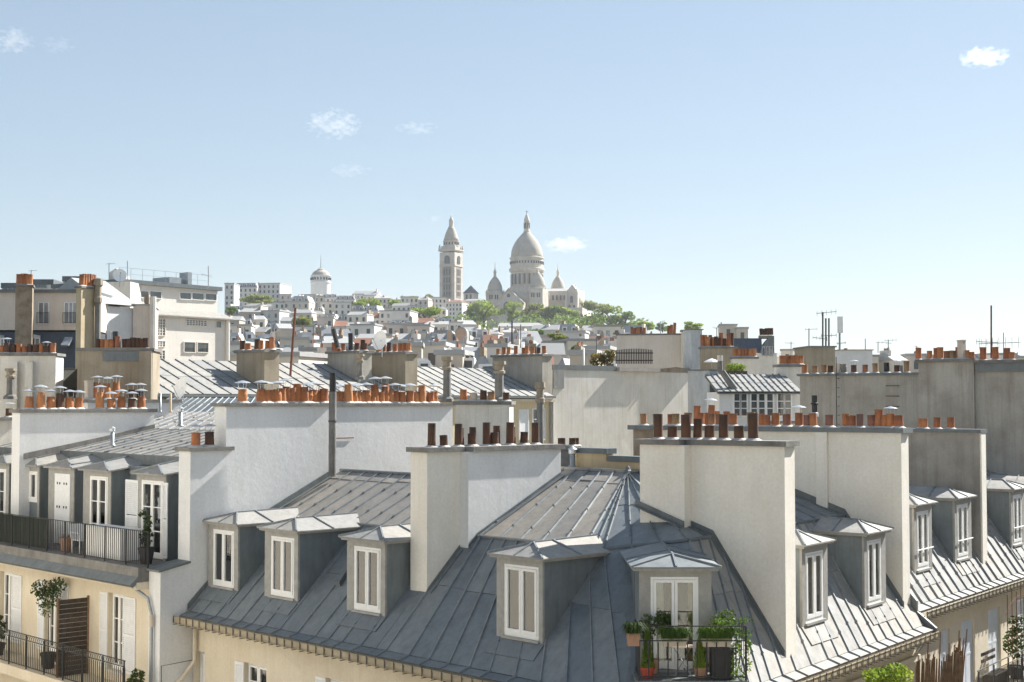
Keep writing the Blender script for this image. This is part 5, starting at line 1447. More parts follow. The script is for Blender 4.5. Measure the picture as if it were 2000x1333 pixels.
# blank pale wall in the middle
F = pxf(1080, 83.5, 46); t = thing('blank_wall_house', 'big blank pale party wall right of centre under a zinc coping', 'building', F(4, 2, GROUND))
zt = Zp(F, 1200, 722)
m = MB(); F.box(m, 0, U(F, 1368), 0, 6, GROUND, zt - .1); m.build('wall', M['pale_wall'], t)
m = MB(); F.box(m, -.05, U(F, 1203), -.06, 6, zt - .098, zt + .2); m.build('coping', M['zinc_trim'], t)
m = MB(); F.box(m, U(F, 1203) + .01, U(F, 1283), -.3, 5, zt - .098, zt + .13); m.build('roof_light', M['zinc_lit'], t)
m = MB(); m.prism([F(U(F, 1284), -.05, zt - .098), F(U(F, 1368), -.05, zt - .098), F(U(F, 1368), -.05, zt + .05), F(U(F, 1320), -.05, zt + .25), F(U(F, 1284), -.05, zt + .1)], (0, 4, 0)); m.build('rubble_top', M['rough_stone'], t)
m = MB(); F.box(m, U(F, 1080), U(F, 1100), -.08, -.004, zt - 1.2, zt - .1); m.build('zinc_patch', M['zinc_lit'], t)
t = thing('slat_fence', 'dark vertical slat fence on the flat roof behind the pale wall', 'fence', at(1240, 712, 101))
F = pxf(1203, 101, 92); n = 22; z0, z1 = Zp(F, 1240, 711), Zp(F, 1240, 680)
for k in range(n):
    u = lerp(0, U(F, 1276), k / n); m = MB(); F.box(m, u, u + .07, 0, .03, z0, z1 - .15 + .1 * math.sin(k / n * 3.1)); m.build('slat', M['wood_dark'], t)
m = MB(); F.box(m, 0, U(F, 1276), .031, .06, z1 - .4, z1 - .32); F.box(m, 0, U(F, 1276), .031, .06, z0 + .2, z0 + .28); m.build('rail', M['iron'], t)
b0 = at(1175, 716, 99)
t = thing('golden_shrub', 'golden-brown shrub spilling beside the slat fence', 'shrub', b0)
m = MB(); m.tube([b0, b0 + V((0, 0, .6))], [.06, .03], 5); m.build('stem', M['bark'], t)
mb = MB(); leaves(mb, b0 + V((-.3, 0, .5)), (.55, .5, .5), 420, .09, 3); leaves(mb, b0 + V((.35, 0, .6)), (.55, .5, .55), 420, .09, 4); leaves(mb, b0 + V((.7, 0, .85)), (.3, .4, .3), 160, .09, 5); mb.build('foliage', M['leaf_gold'], t)
block('long beige blank wall above the slat fence', 1205, 1350, 652, 112, 100, 4, 'pink_wall', zb=-2, name='blank_wall', cat='wall', cap='cement', pots=[(1235 + 6 * k, .6, 'terra') for k in range(5)] + [(1306, .7, 'terra'), (1312, .8, 'terra'), (1318, .9, 'terra')])
block('cream chimney slab with a black vent opening right of the beige wall', 1331, 1350, 645, 110, 96, 1.0, 'cream_wall', pyb=712)
block('tall blue-grey zinc-clad chimney shaft', 1351, 1372, 643, 92, 70, 1.2, 'shaft_zinc', pyb=722, cap='zinc_trim', capt=.06)
block('leaning pair of zinc-clad shafts, left one, beside the pale wall', 1366, 1384, 722, 68, 60, .9, 'shaft_zinc', zb=-8, cap='zinc_trim', capt=.06)
block('leaning pair of zinc-clad shafts, right one, beside the attic windows', 1386, 1404, 722, 66, 60, .9, 'shaft_zinc', zb=-8, cap='zinc_trim', capt=.06)
vent_pipe('vent_pipe', 'thin white plastic pipe rising in front of the golden shrub', at(1140, 718, 97), 1.3, .06, 'white_paint', False)
# attic with a row of windows
F = pxf(1405, 63, 88); t = thing('attic_house', 'attic with a striped zinc lean-to roof over a row of white windows', 'building', F(3, 2, GROUND))
uE = U(F, 1556)
zw, zr = Zp(F, 1480, 766), Zp(F, 1480, 729)
m = MB(); F.box(m, 0, uE, 0, 6, GROUND, zw); m.build('wall', M['white_wall'], t)
zinc_patch(t, 'roof_slope', F(-.1, -.2, zw + .02), F(uE + .2, -.2, zw + .02), F(uE + .2, 3.2, zr), F(-.1, 3.2, zr), cells(13), [0, .5, 1], M['zinc_lit'], bmat=M['zinc_trim'], bw=.055, bh=.045)
m = MB(); F.box(m, 0, uE, 3.2, 6, zw, zr - .05); m.build('rear', M['pale_wall'], t)
for a in (1434, 1447, 1467, 1482, 1498, 1519, 1533):
    pw(F, t, a, a + 11, 770, 812, 0, 'glass', 'white_paint', 0, 2)
t = thing('leaning_flue', 'grey flue leaning across the striped lean-to roof', 'flue', F(.3, .2, zw))
m = MB(); m.tube([F(.75, .3, zw + .1), F(.25, .6, zw + .9), F(.15, .6, zr + .1), F(.15, .6, zr + .55)], [.16, .14, .12, .11], 8); m.build('pipe', M['cement'], t)
m = MB(); m.tube([F(.15, .6, zr + .55), F(.15, .6, zr + .8)], .13, 8); m.build('tip', M['pale_wall'], t)
# clutter right of centre
block('brown stack with a crowd of red pots behind the blue-grey shaft', 1371, 1440, 677, 84, 92, 1.2, 'beige_stack', zb=-2, pots=[(1373 + 5.2 * k, rnd.uniform(.4, .8), rnd.choice(['terra', 'terra_dark'])) for k in range(12)])
block('low stack of red pots in front of the arched dormer', 1432, 1480, 697, 78, 92, 1.0, 'pale_wall', zb=-2, pots=[(1436 + 7.5 * k, .45, 'terra') for k in range(6)])
block('grey wall carrying nine orange pots beside the right-hand grey wall', 1525, 1566, 712, 66, 85, 1.0, 'pale_wall', zb=-3, pots=[(1528 + 4.6 * k, .42, 'terra') for k in range(9)])
F = pxf(1430, 108, 96); t = thing('arched_house', 'blue-slate house with an arched zinc gable under a row of thin pots', 'building', F(2, 2, GROUND))
m = MB(); F.box(m, 0, U(F, 1518), 0, 6, GROUND, Zp(F, 1480, 690)); m.build('wall', M['pale_wall'], t)
m = MB(); za, zb_ = Zp(F, 1450, 690), Zp(F, 1450, 660)
m.prism([F(0, 0, za), F(0, 5, za), F(0, 3.6, zb_), F(0, 1.0, zb_)], F.u * U(F, 1490)); m.build('roof', M['slate'], t)
m = MB(); pts = [F(U(F, 1484), -.05, za)] + [F(lerp(U(F, 1484), U(F, 1513), k / 8), -.05, lerp(za, Zp(F, 1500, 656), math.sin(k / 8 * HALFPI))) for k in range(9)] + [F(U(F, 1513), -.05, za)]
m.prism(pts, F.v * 3.5); m.build('arched_gable', M['zinc_trim'], t)
for a in (1490, 1498, 1505):
    pw(F, t, a, a + 4, 678, 694, -.05, 'glass', 'galv', 0, 0)
m = MB(); F.box(m, U(F, 1486), U(F, 1512), 1.2, 2.2, Zp(F, 1500, 660), Zp(F, 1500, 654)); m.build('chimney', M['beige_stack'], t)
for k in range(5):
    pot(t, F(U(F, 1488 + 5 * k, 1.7), 1.7, Zp(F, 1500, 654, 1.2)), .5, .14, 'plain', 'terra_dark', collar=False)
t = thing('roof_parasol', 'small white parasol on a roof terrace behind the zinc shafts', 'parasol', at(1390, 722, 74))
P = at(1390, 720, 74)
m = MB(); m.tube([P, P + V((0, 0, .5))], .02, 5); m.build('pole', M['galv'], t)
m = MB(); m.lathe(P + V((0, 0, .32)), [(.42, 0), (.4, .03), (.22, .13), (0.02, .2)], 8); m.build('canopy', M['white_paint'], t)
t = thing('roof_hedge', 'clipped light green hedge in a roof trough', 'hedge', at(1437, 727, 72))
P = at(1437, 727, 72)
m = MB(); m.abox(P.x - .55, P.x + .55, P.y - .2, P.y + .2, P.z - .15, P.z + .05); m.build('trough', M['wood_dark'], t)
mb = MB(); leaves(mb, P + V((0, 0, .22)), (.55, .22, .24), 700, .05, 9); mb.build('foliage', M['leaf_bright'], t)
block('light grey stair-head block behind the tan pots on the right', 1640, 1705, 683, 86, 92, 3, 'white_wall', zb=-2, name='rooftop_block', cat='building', cap='zinc_lit', capt=.05)
block('beige weatherboarded hut below the aerial mast', 1582, 1632, 676, 80, 85, 3, 'beige_stack', zb=-2, name='rooftop_block', cat='building', cap='zinc_trim', capt=.08)

# ------------------------------------------------------------------ dishes, aerials and masts
def dish(label, px, py, Y, r, face=(-.5, -1, .3), squash=1.0):
    P = at(px, py, Y); t = thing('satellite_dish', label, 'satellite dish', P)
    n = V(face).normalized(); a = n.cross(V((0, 0, 1))).normalized(); b = a.cross(n)
    vs = [P - n * r * .25]; fs = []
    N = 18
    for q, k in ((.5, .19), (1.0, 0)):
        for i in range(N):
            w = 2 * math.pi * i / N
            vs.append(P - n * r * (.25 - (q * q) * .25) + (a * math.cos(w) + b * math.sin(w)) * r * q)
    for i in range(N):
        fs.append((0, 1 + i, 1 + (i + 1) % N)); fs.append((1 + i, 1 + N + i, 1 + N + (i + 1) % N, 1 + (i + 1) % N))
    m = MB(); m.add(vs, fs); m.build('reflector', M['white_paint'], t, True)
    m = MB(); m.tube([P - n * r * .2, P - n * r * .4, P - n * r * .4 - V((0, 0, r * 1.6))], r * .06, 5); m.build('mount', M['galv'], t)
    m = MB(); m.tube([P - b * r, P + n * r * .9], r * .03, 4); m.tube([P + n * r * .85, P + n * r * 1.0], r * .09, 6); m.build('feed_arm', M['galv'], t)
dish('large white satellite dish beside the striped roof on the left', 352, 758, 49, .35, (-.9, -1, .25))
dish('large white satellite dish on the wide ochre chimney block', 741, 665, 60, .42, (-.85, -1, .2))
dish('small dish on the roof of the modern building', 234, 538, 103, .5, (.4, -1, .3))
dish('small white dish low among the hillside roofs', 1462, 700, 95, .4, (.7, -1, .3))
def mast(label, px, pyb, pyt, Y, mat='rust', r=.025, arms=(), name='aerial_mast', lean=0.0):
    b, tp = at(px, pyb, Y), at(px + lean, pyt, Y)
    t = thing(name, label, 'antenna', b)
    m = MB(); m.tube([b, tp], r, 6); m.build('pole', M[mat], t)
    h = tp.z - b.z
    for i, (f, ln, n, ang) in enumerate(arms):
        c = b.lerp(tp, f); d = V((math.cos(ang), math.sin(ang) * .6, math.sin(ang) * .25)).normalized()
        m = MB(); m.tube([c - d * ln * .3, c + d * ln * .7], r * .5, 4)
        sd = V((-d.y, d.x, 0)).normalized() if abs(d.x) + abs(d.y) > .1 else V((1, 0, 0))
        for k in range(n):
            q = c + d * ln * (k / max(1, n - 1) - .3)
            m.tube([q - V((0, 0, ln * .14)), q + V((0, 0, ln * .14))], r * .28, 3)
            m.tube([q - sd * ln * .12, q + sd * ln * .12], r * .28, 3)
        m.build('yagi', M['galv'], t)
    return t
mast('rusty mast with a bracket standing on the striped roof', 567, 735, 602, 58, 'rust', .05, [(.42, .25, 2, .3), (.86, .3, 2, 2.6)], lean=10)
mast('tall brown pole with a yagi at the far right on the high wall', 1936, 700, 597, 56, 'rust', .035, [(.28, 1.6, 7, .15), (.3, .8, 5, 2.9)])
mast('cluttered mast with a long yagi above the tan pots', 1607, 684, 610, 82, 'iron_grey', .05, [(.98, 1.2, 5, .4), (.3, .8, 5, 2.6)])
mast('plain iron mast beside the long yagi', 1613, 684, 622, 82, 'iron_grey', .05, [(.45, .9, 4, .2)])
mast('third mast of the cluster, nearest the panel antenna', 1619, 684, 622, 82, 'iron_grey', .05)
t = mast('mobile phone mast with a flat white panel antenna', 1640, 684, 640, 82, 'galv', .06, [(.3, .5, 2, .3)])
P = at(1641, 644, 82); m = MB(); m.abox(P.x - .14, P.x + .14, P.y - .1, P.y + .1, P.z - .2, P.z + .75); m.build('panel_antenna', M['white_paint'], t)
mast('small mast with a bent arm left of the mast cluster', 1580, 690, 642, 84, 'galv', .035, [(.97, .7, 2, .1)])
mast('two-armed aerial on the low roofs at right', 1735, 690, 664, 95, 'galv', .035, [(.95, .8, 4, .2), (.75, .6, 3, 2.8)])
mast('hair-thin aerial beside the two-armed one', 1715, 690, 668, 98, 'galv', .03, [(.95, .5, 3, .2)])
mast('aerial on the rooftop block near the modern building', 213, 548, 514, 106, 'galv', .035, [(.95, .6, 3, .2)])
mast('thin aerial rising from the modern building roof', 249, 552, 510, 106, 'galv', .035)
mast('aerial at the right end of the modern building', 407, 562, 520, 108, 'galv', .035, [(.55, .9, 4, 2.4)])
mast('aerial above the far left roofs', 61, 552, 528, 130, 'galv', .04, [(.95, .7, 3, .3)])
mast('black stovepipe mast in the middle distance below the basilica', 1000, 672, 628, 90, 'black_pipe', .05, [(.95, .7, 4, 1.2)])
mast('second dark aerial among the roofs below the basilica', 1017, 680, 634, 92, 'iron_grey', .03, [(.6, .7, 4, .5)])
t = thing('stovepipe', 'leaning black stovepipe on the grey chimney block', 'flue', at(660, 680, 60))
P = at(660, 682, 60); m = MB(); m.tube([P, P + V((-.2, 0, .85))], .1, 8); m.build('pipe', M['black_pipe'], t); m = MB(); m.lathe(P, [(.16, -.1), (.16, 0), (.11, .06)], 8); m.build('base', M['terra'], t)
t = thing('stovepipe', 'thick black stovepipe in front of the right-hand weathered wall', 'flue', at(1591, 806, 52))
P = at(1591, 806, 52); m = MB(); m.lathe(P, [(.1, 0), (.1, .28), (.14, .3), (.14, .34), (.1, .36), (.1, .62)], 10); m.build('pipe', M['black_pipe'], t); m = MB(); m.lathe(P, [(.14, -.15), (.14, -.02), (.1, 0)], 10); m.build('base', M['white_paint'], t)
for k, (px_, py_, Y) in enumerate(((1363, 803, 46), (1388, 790, 46), (1418, 804, 46))):
    pass
block('low stack of bright orange and hatted pots peeping over the long cream wall', 1350, 1425, 835, 47, 92, .8, 'cream_stack', zb=-4, pots=[(1361, .75, 'terra'), (1378, .5, 'terra'), (1388, .72, 'terra', 1.0, 'bulge'), (1400, .5, 'terra'), (1419, .5, 'terra')])
t = block('zinc-roofed hut with a sloping lid behind the mauve pots', 1500, 1550, 822, 46, 92, 1.5, 'pale_wall', zb=-4, name='rooftop_block', cat='building', cap='zinc_trim', capt=.1)[0]
t, F, zt = block('grey wall carrying dark pots at the foot of the blank pale wall', 1085, 1130, 872, 45, 93, .6, 'cement', zb=-4, pots=[(1097, .25, 'terra_dark'), (1118, .26, 'terra_dark'), (1124, .26, 'terra_dark')])

for k, (a, b, c, d, Y, lab) in enumerate(((478, 668, 640, 0, 150, 'thin aerial above the left hillside roofs'), (530, 664, 632, 1, 170, 'aerial left of the rusty mast among the houses'), (612, 660, 636, 1, 180, 'short aerial on the roofs under the water tower'), (690, 668, 646, 0, 140, 'thin aerial behind the grey chimney block'), (842, 676, 648, 1, 130, 'aerial on the roofs below the bell tower'), (905, 684, 655, 1, 120, 'aerial near the brick arched hall'), (1165, 690, 660, 0, 130, 'thin aerial above the golden shrub'), (1290, 655, 628, 1, 118, 'aerial on top of the beige blank wall'), (1400, 672, 640, 1, 110, 'aerial over the crowd of red pots'), (1545, 706, 668, 1, 90, 'aerial above the nine orange pots'), (1690, 688, 662, 0, 100, 'hair-thin aerial above the white stair-head'), (1790, 704, 676, 1, 60, 'small aerial at the left end of the high wall'), (1960, 704, 650, 0, 57, 'slender aerial near the right picture edge'))):
    mast(lab, a, b, c, Y, 'galv' if k % 2 else 'iron_grey', .0005 * Y * .55, [(.93, .006 * Y, 5, .25 + k)] if d else [])

# ------------------------------------------------------------------ the hill: basilica, towers, houses, trees
def ubox(name, mat):
    b = MB(); b.abox(-.5, .5, -.5, .5, -.5, .5)
    return b.mesh(name, M[mat])
WIN_DARK, WIN_PALE = ubox('window', 'glass_far'), ubox('window', 'glass_pale')
def rotz(F): return Matrix.Rotation(math.atan2(F.u.y, F.u.x), 4, 'Z')
def fbox(t, name, F, px0, px1, py0, py1, v0, v1, mat):
    """box on frame F from front pixels"""
    a, b = U(F, px0, v0), U(F, px1, v0); pm = (px0 + px1) / 2
    m = MB(); F.box(m, a, b, v0, v1, Zp(F, pm, py1, v0), Zp(F, pm, py0, v0)); return m.build(name, M[mat], t)
def turn(t, name, px, Y, prof, mat, n=20, smooth=True):
    """turned body: profile (radius px, y px) from the bottom up"""
    c = at(px, HOR, Y); k = Y / FPX
    m = MB(); m.lathe((c.x, c.y, 0), [(r * k, at(px, y, Y).z) for r, y in prof], n); return m.build(name, M[mat], t, smooth)
def ring_windows(t, px, Y, rpx, y0, y1, wpx, n, off=0.0, arch=True):
    c = at(px, HOR, Y); k = Y / FPX
    z1, z0 = at(px, y0, Y).z, at(px, y1, Y).z
    for i in range(n):
        w = 2 * math.pi * (i + off) / n
        if math.sin(w) > .45:
            continue
        P = V((c.x + rpx * k * math.cos(w), c.y + rpx * k * math.sin(w), (z0 + z1) / 2))
        Wm = Matrix.Translation(P) @ Matrix.Rotation(w + HALFPI, 4, 'Z') @ Matrix.Diagonal((wpx * k, 1.2, z1 - z0, 1))
        link('window', WIN_DARK, t, Wm)
YB = 1110.0
BS = thing('basilica', 'pale stone basilica on the hilltop with one great dome and smaller domes', 'church', at(1029, 625, YB))
ST = 'stone_white'
F = pxf(946, YB, 100)
fbox(BS, 'base', F, 948, 1138, 602, 660, 0, 60, ST)
turn(BS, 'drum_base', 1029, YB + 14, [(40, 660), (40, 585), (36, 575), (34, 562)], ST, 8, False)
turn(BS, 'drum', 1029, YB + 14, [(32, 575), (32, 561), (30.5, 560), (30.5, 534), (33.5, 532), (35, 529), (35, 526), (32, 525), (32, 508), (34, 506), (34, 504), (31, 503)], ST, 32, False)
ring_windows(BS, 1029, YB + 14, 30.6, 537, 557, 3.4, 20, .5)
ring_windows(BS, 1029, YB + 14, 32.2, 512, 517, 2.0, 36, .5)
for k in range(20):
    w = 2 * math.pi * k / 20
    if math.sin(w) < .5:
        c = at(1029, HOR, YB + 14); kk = YB / FPX
        m = MB(); m.tube([V((c.x + 31.4 * kk * math.cos(w), c.y + 31.4 * kk * math.sin(w), at(1029, 560, YB).z)), V((c.x + 31.4 * kk * math.cos(w), c.y + 31.4 * kk * math.sin(w), at(1029, 534, YB).z))], .45, 5); m.build('column', M[ST], BS)
turn(BS, 'dome', 1029, YB + 14, [(31, 504), (31, 499), (30, 491), (27.5, 483), (24, 475.5), (19, 468), (13, 461), (8.5, 456.5), (6.5, 454)], 'dome_stone', 32)
turn(BS, 'lantern', 1029, YB + 14, [(6.5, 455), (6.5, 451), (5, 450), (4.6, 434), (5.6, 433), (5.6, 431), (4.4, 426), (2.4, 421), (.8, 418)], ST, 10)
ring_windows(BS, 1029, YB + 14, 4.8, 436, 447, 1.5, 8, .5)
turn(BS, 'cross', 1029, YB + 14, [(.6, 419), (.5, 411)], 'zinc_trim', 6)
c = at(1029, 414, YB + 14); m = MB(); m.abox(c.x - .8, c.x + .8, c.y - .15, c.y + .15, c.z - .2, c.z + .2); m.build('cross_arm', M['zinc_trim'], BS)
def small_dome(px, Y, base, ytop, r, lant, top, wins=True):
    turn(BS, 'drum', px, Y, [(r * 1.12, base + 3), (r * 1.12, base - 1), (r * 1.0, base - 1.5)], ST, 20, False)
    hgt = base - ytop
    turn(BS, 'dome', px, Y, [(r, base - 1), (r * .99, base - hgt * .2), (r * .9, base - hgt * .42), (r * .7, base - hgt * .66), (r * .42, base - hgt * .87), (r * .2, ytop)], 'dome_stone', 24)
    turn(BS, 'lantern', px, Y, [(r * .22, ytop + 1), (r * .18, ytop - 1), (r * .17, lant + 6), (r * .22, lant + 5), (r * .18, lant + 2), (.6, lant - 3), (.3, top)], ST, 8)
small_dome(966.5, YB + 6, 571, 541, 15, 528, 511)
small_dome(1090, YB + 22, 569, 540, 14, 528, 514)
small_dome(1050, YB - 6, 563, 532, 15, 528, 521)
F = pxf(949, YB, 112)
fbox(BS, 'turret_base', F, 949, 979, 573, 660, 0, 12, ST)
F = pxf(1034, YB - 14, 115)
fbox(BS, 'turret_base', F, 1034, 1060, 564, 660, 0, 11, ST)
for px_ in (1039, 1043, 1050, 1054):
    z1, z0 = Zp(F, px_, 572), Zp(F, px_, 581)
    link('window', WIN_DARK, BS, Matrix.Translation(F(U(F, px_), 0, (z0 + z1) / 2)) @ rotz(F) @ Matrix.Diagonal((1.0, .8, z1 - z0, 1)))
F = pxf(949, YB, 112)
for px_ in (957, 961, 968, 972):
    z1, z0 = Zp(F, px_, 576), Zp(F, px_, 585)
    link('window', WIN_DARK, BS, Matrix.Translation(F(U(F, px_), 0, (z0 + z1) / 2)) @ rotz(F) @ Matrix.Diagonal((1.0, .8, z1 - z0, 1)))
for px_, Y, y0 in ((950, YB, 566), (984, YB + 3, 566), (1034, YB - 14, 558), (1066, YB - 10, 560), (1124, YB - 4, 556), (1131, YB, 572), (1073, YB, 572)):
    turn(BS, 'pinnacle', px_, Y, [(1.7, y0 + 14), (1.7, y0 + 7), (2.1, y0 + 6), (1.2, y0 + 3), (.2, y0)], ST, 6, False)
F = pxf(971, YB - 8, 108)
gp = [(971, 660), (971, 591), (993.5, 566), (1019, 591), (1019, 660)]
m = MB(); m.prism([F(U(F, a), 0, Zp(F, a, b)) for a, b in gp], F.v * 22); m.build('gable', M[ST], BS)
m = MB()
for a, b in (((970, 592), (993.5, 565)), ((993.5, 565), (1020, 592))):
    p, q = F(U(F, a[0]), -.6, Zp(F, *a)), F(U(F, b[0]), -.6, Zp(F, *b)); m.prism([p, q, q + V((0, 0, .9)), p + V((0, 0, .9))], F.v * 2)
m.build('gable_coping', M[ST], BS)
def arch(t, F, px, py_t, py_b, wpx, v=-.1, mat='glass_far', d=.5):
    u = U(F, px); k = abs(U(F, px + 1) - U(F, px)); w = wpx / 2 * k
    zt, zb = Zp(F, px, py_t), Zp(F, px, py_b)
    pts = [F(u - w, v, zb), F(u + w, v, zb)] + [F(u + w * math.cos(a), v, zt - w + w * math.sin(a)) for a in [math.pi * i / 10 for i in range(11)]]
    m = MB(); m.prism(pts, F.v * -d); return m.build('arch', M[mat], t)
arch(BS, F, 993.5, 574, 581, 6)
arch(BS, F, 991, 588, 606, 20, -.05, ST, .7); arch(BS, F, 991, 590, 607, 13, -.8); arch(BS, F, 991, 596, 608, 6, -1.4, ST, .3)
F = pxf(1066, YB + 4, 100)
fbox(BS, 'nave', F, 1066, 1112, 569, 660, 0, 20, ST)
m = MB(); a, b = U(F, 1066), U(F, 1112); za, zb_ = Zp(F, 1090, 569), Zp(F, 1090, 562)
m.prism([F(a, -.5, za), F(a, 20, za), F(a, 10, zb_)], F.u * (b - a)); m.build('nave_roof', M['roof_zinc_far'], BS)
F = pxf(1108, YB - 6, 112)
fbox(BS, 'porch', F, 1108, 1127, 566, 660, 0, 18, ST)
gp = [(1110, 566), (1118, 556), (1126, 566)]
m = MB(); m.prism([F(U(F, a), 0, Zp(F, a, b)) for a, b in gp], F.v * 6); m.build('porch_gable', M[ST], BS)
arch(BS, F, 1117, 578, 592, 5); arch(BS, F, 1113, 596, 606, 4); arch(BS, F, 1122, 596, 606, 4)
for px_, y0 in ((1106, 570), (1127, 566), (1137, 588)):
    turn(BS, 'pinnacle', px_, YB - 8, [(2.2, 660), (2.2, y0 + 8), (2.8, y0 + 7), (1.5, y0 + 3), (.3, y0 - 3)], ST, 8, False)
for a, b, c_ in ((1068, 1108, 590), (1068, 1108, 600)):
    G = pxf(1066, YB + 4, 100); fbox(BS, 'string_course', G, a, b, c_, c_ + 1.5, -.6, 0, ST)
for q in range(5):
    G = pxf(1066, YB + 4, 100); arch(BS, G, 1073 + q * 7.5, 577, 587, 3.2)
turn(BS, 'turret', 1132, YB - 2, [(5, 660), (5, 596), (6, 594), (3.5, 586), (.5, 576)], ST, 8, False)
# bell tower
YT = 1120.0
BT = thing('bell_tower', 'tall square stone bell tower with a conical top left of the domes', 'tower', at(880, 620, YT))
F = pxf(858, YT, 116); S_ = 13.4
def tz(y): return Zp(F, 880, y)
m = MB(); F.box(m, 0, S_, 0, S_, tz(660), tz(493)); m.build('shaft', M[ST], BT)
for a, b, c_ in ((-.5, 491, 489), (-.9, 489, 486.5)):
    m = MB(); F.box(m, a, S_ - a, a, S_ - a, tz(b), tz(c_)); m.build('cornice', M[ST], BT)
m = MB(); F.box(m, .9, S_ - .9, .9, S_ - .9, tz(487), tz(480)); m.build('attic', M[ST], BT)
for k in range(4):
    a, b = [(0, 0), (S_, 0), (S_, S_), (0, S_)][k]
    P = F(a, b, 0); m = MB(); m.lathe((P.x, P.y, 0), [(.9, tz(487)), (.8, tz(482)), (.2, tz(477))], 6); m.build('pinnacle', M[ST], BT)
cx = F(S_ / 2, S_ / 2, 0); kk = YT / FPX
def tl(name, prof, mat, n=16, sm=True):
    m = MB(); m.lathe((cx.x, cx.y, 0), [(r * kk, tz(y)) for r, y in prof], n); return m.build(name, M[mat], BT, sm)
tl('gallery', [(15, 481), (15.5, 480), (15.5, 478.5), (14.6, 478), (14.6, 472), (16.2, 471), (16.2, 469.5)], ST, 24, False)
for i in range(16):
    w = 2 * math.pi * (i + .5) / 16
    if math.sin(w) < .4:
        P = V((cx.x + 14.7 * kk * math.cos(w), cx.y + 14.7 * kk * math.sin(w), (tz(477.5) + tz(472.5)) / 2))
        link('window', WIN_DARK, BT, Matrix.Translation(P) @ Matrix.Rotation(w + HALFPI, 4, 'Z') @ Matrix.Diagonal((2.4 * kk, .6, tz(472.5) - tz(477.5), 1)))
tl('spire', [(15.6, 470), (13.8, 463), (10.5, 453), (7.5, 446), (5.3, 441.5)], 'dome_stone', 20)
tl('lantern', [(5.3, 442), (4.6, 440), (4.2, 432), (5, 430), (3.4, 426), (1.2, 421.5), (.3, 416)], ST, 8)
for face in (0, 1):
    G = F if face == 0 else Frame(F(S_, 0, 0), math.radians(116 - 90), math.radians(116 - 180))
    def gz(y): return tz(y)
    for u, w_, y0, y1 in ((S_ * .5, 4.6, 499, 515),):
        pts = [G(u - w_ / 2, -.08, gz(y1)), G(u + w_ / 2, -.08, gz(y1))] + [G(u + w_ / 2 * math.cos(a), -.08, gz(y0) - w_ / 2 + w_ / 2 * math.sin(a)) for a in [math.pi * i / 8 for i in range(9)]]
        m = MB(); m.prism(pts, G.v * -.3); m.build('belfry_arch', M['glass_far'], BT)
    m = MB(); G.box(m, S_ * .2, S_ * .8, -.12, -.02, gz(582), gz(521)); m.build('recess', M['recess_shade'], BT)  # raised panel, coloured darker to draw the shade of a recess
    for j, q in enumerate((.33, .5, .67)):
        for y0, y1 in ((526, 538), (542, 552), (556, 566), (570, 578)):
            link('window', WIN_DARK, BT, Matrix.Translation(G(S_ * q, -.15, (gz(y0) + gz(y1)) / 2)) @ rotz(G) @ Matrix.Diagonal((1.0, .3, gz(y0) - gz(y1), 1)))
    m = MB(); G.box(m, -.15, S_ + .15, -.5, -.01, gz(520), gz(517.5)); m.build('string_course', M[ST], BT)
# small church tower with a slate pyramid
t = thing('church_tower', 'squat church tower with a dark slate pyramid roof left of the basilica', 'tower', at(917, 610, 1090))
F = pxf(905, 1090, 112); s_ = 8.6
m = MB(); F.box(m, 0, s_, 0, s_, Zp(F, 915, 640), Zp(F, 915, 573)); m.build('wall', M[ST], t)
zt = Zp(F, 915, 573); m = MB(); b4 = [F(-.6, -.6, zt), F(s_ + .6, -.6, zt), F(s_ + .6, s_ + .6, zt), F(-.6, s_ + .6, zt), F(s_ / 2, s_ / 2, Zp(F, 915, 557))]
m.add(b4, [(0, 1, 4), (1, 2, 4), (2, 3, 4), (3, 0, 4), (3, 2, 1, 0)]); m.build('roof', M['slate'], t)
for q in (.3, .7):
    link('window', WIN_DARK, t, Matrix.Translation(F(s_ * q, 0, Zp(F, 915, 580))) @ rotz(F) @ Matrix.Diagonal((1.6, .5, 3.4, 1)))
# white water tower
t = thing('water_tower', 'round white water tower with a domed top and spike on the hill crest', 'tower', at(625, 600, 900))
YW = 900.0
def wt(name, prof, mat, n=24, sm=False):
    return turn(t, name, 625, YW, prof, mat, n, sm)
wt('shaft', [(19.5, 640), (19.2, 555), (20.5, 553.5), (20.5, 551), (19, 550.5)], 'white_wall')
wt('gallery', [(18.5, 551), (18.5, 541), (20.5, 540), (20.5, 538.5)], 'white_wall', 12)
wt('dome', [(18.5, 539), (16, 533.5), (11, 529.5), (7, 528), (6.5, 526), (3, 524.5)], 'dome_stone', 16)
wt('spike', [(1.0, 525), (.7, 515), (.25, 498)], 'galv', 6)
ring_windows(t, 625, YW, 18.6, 543, 548, 2.0, 20, .5)

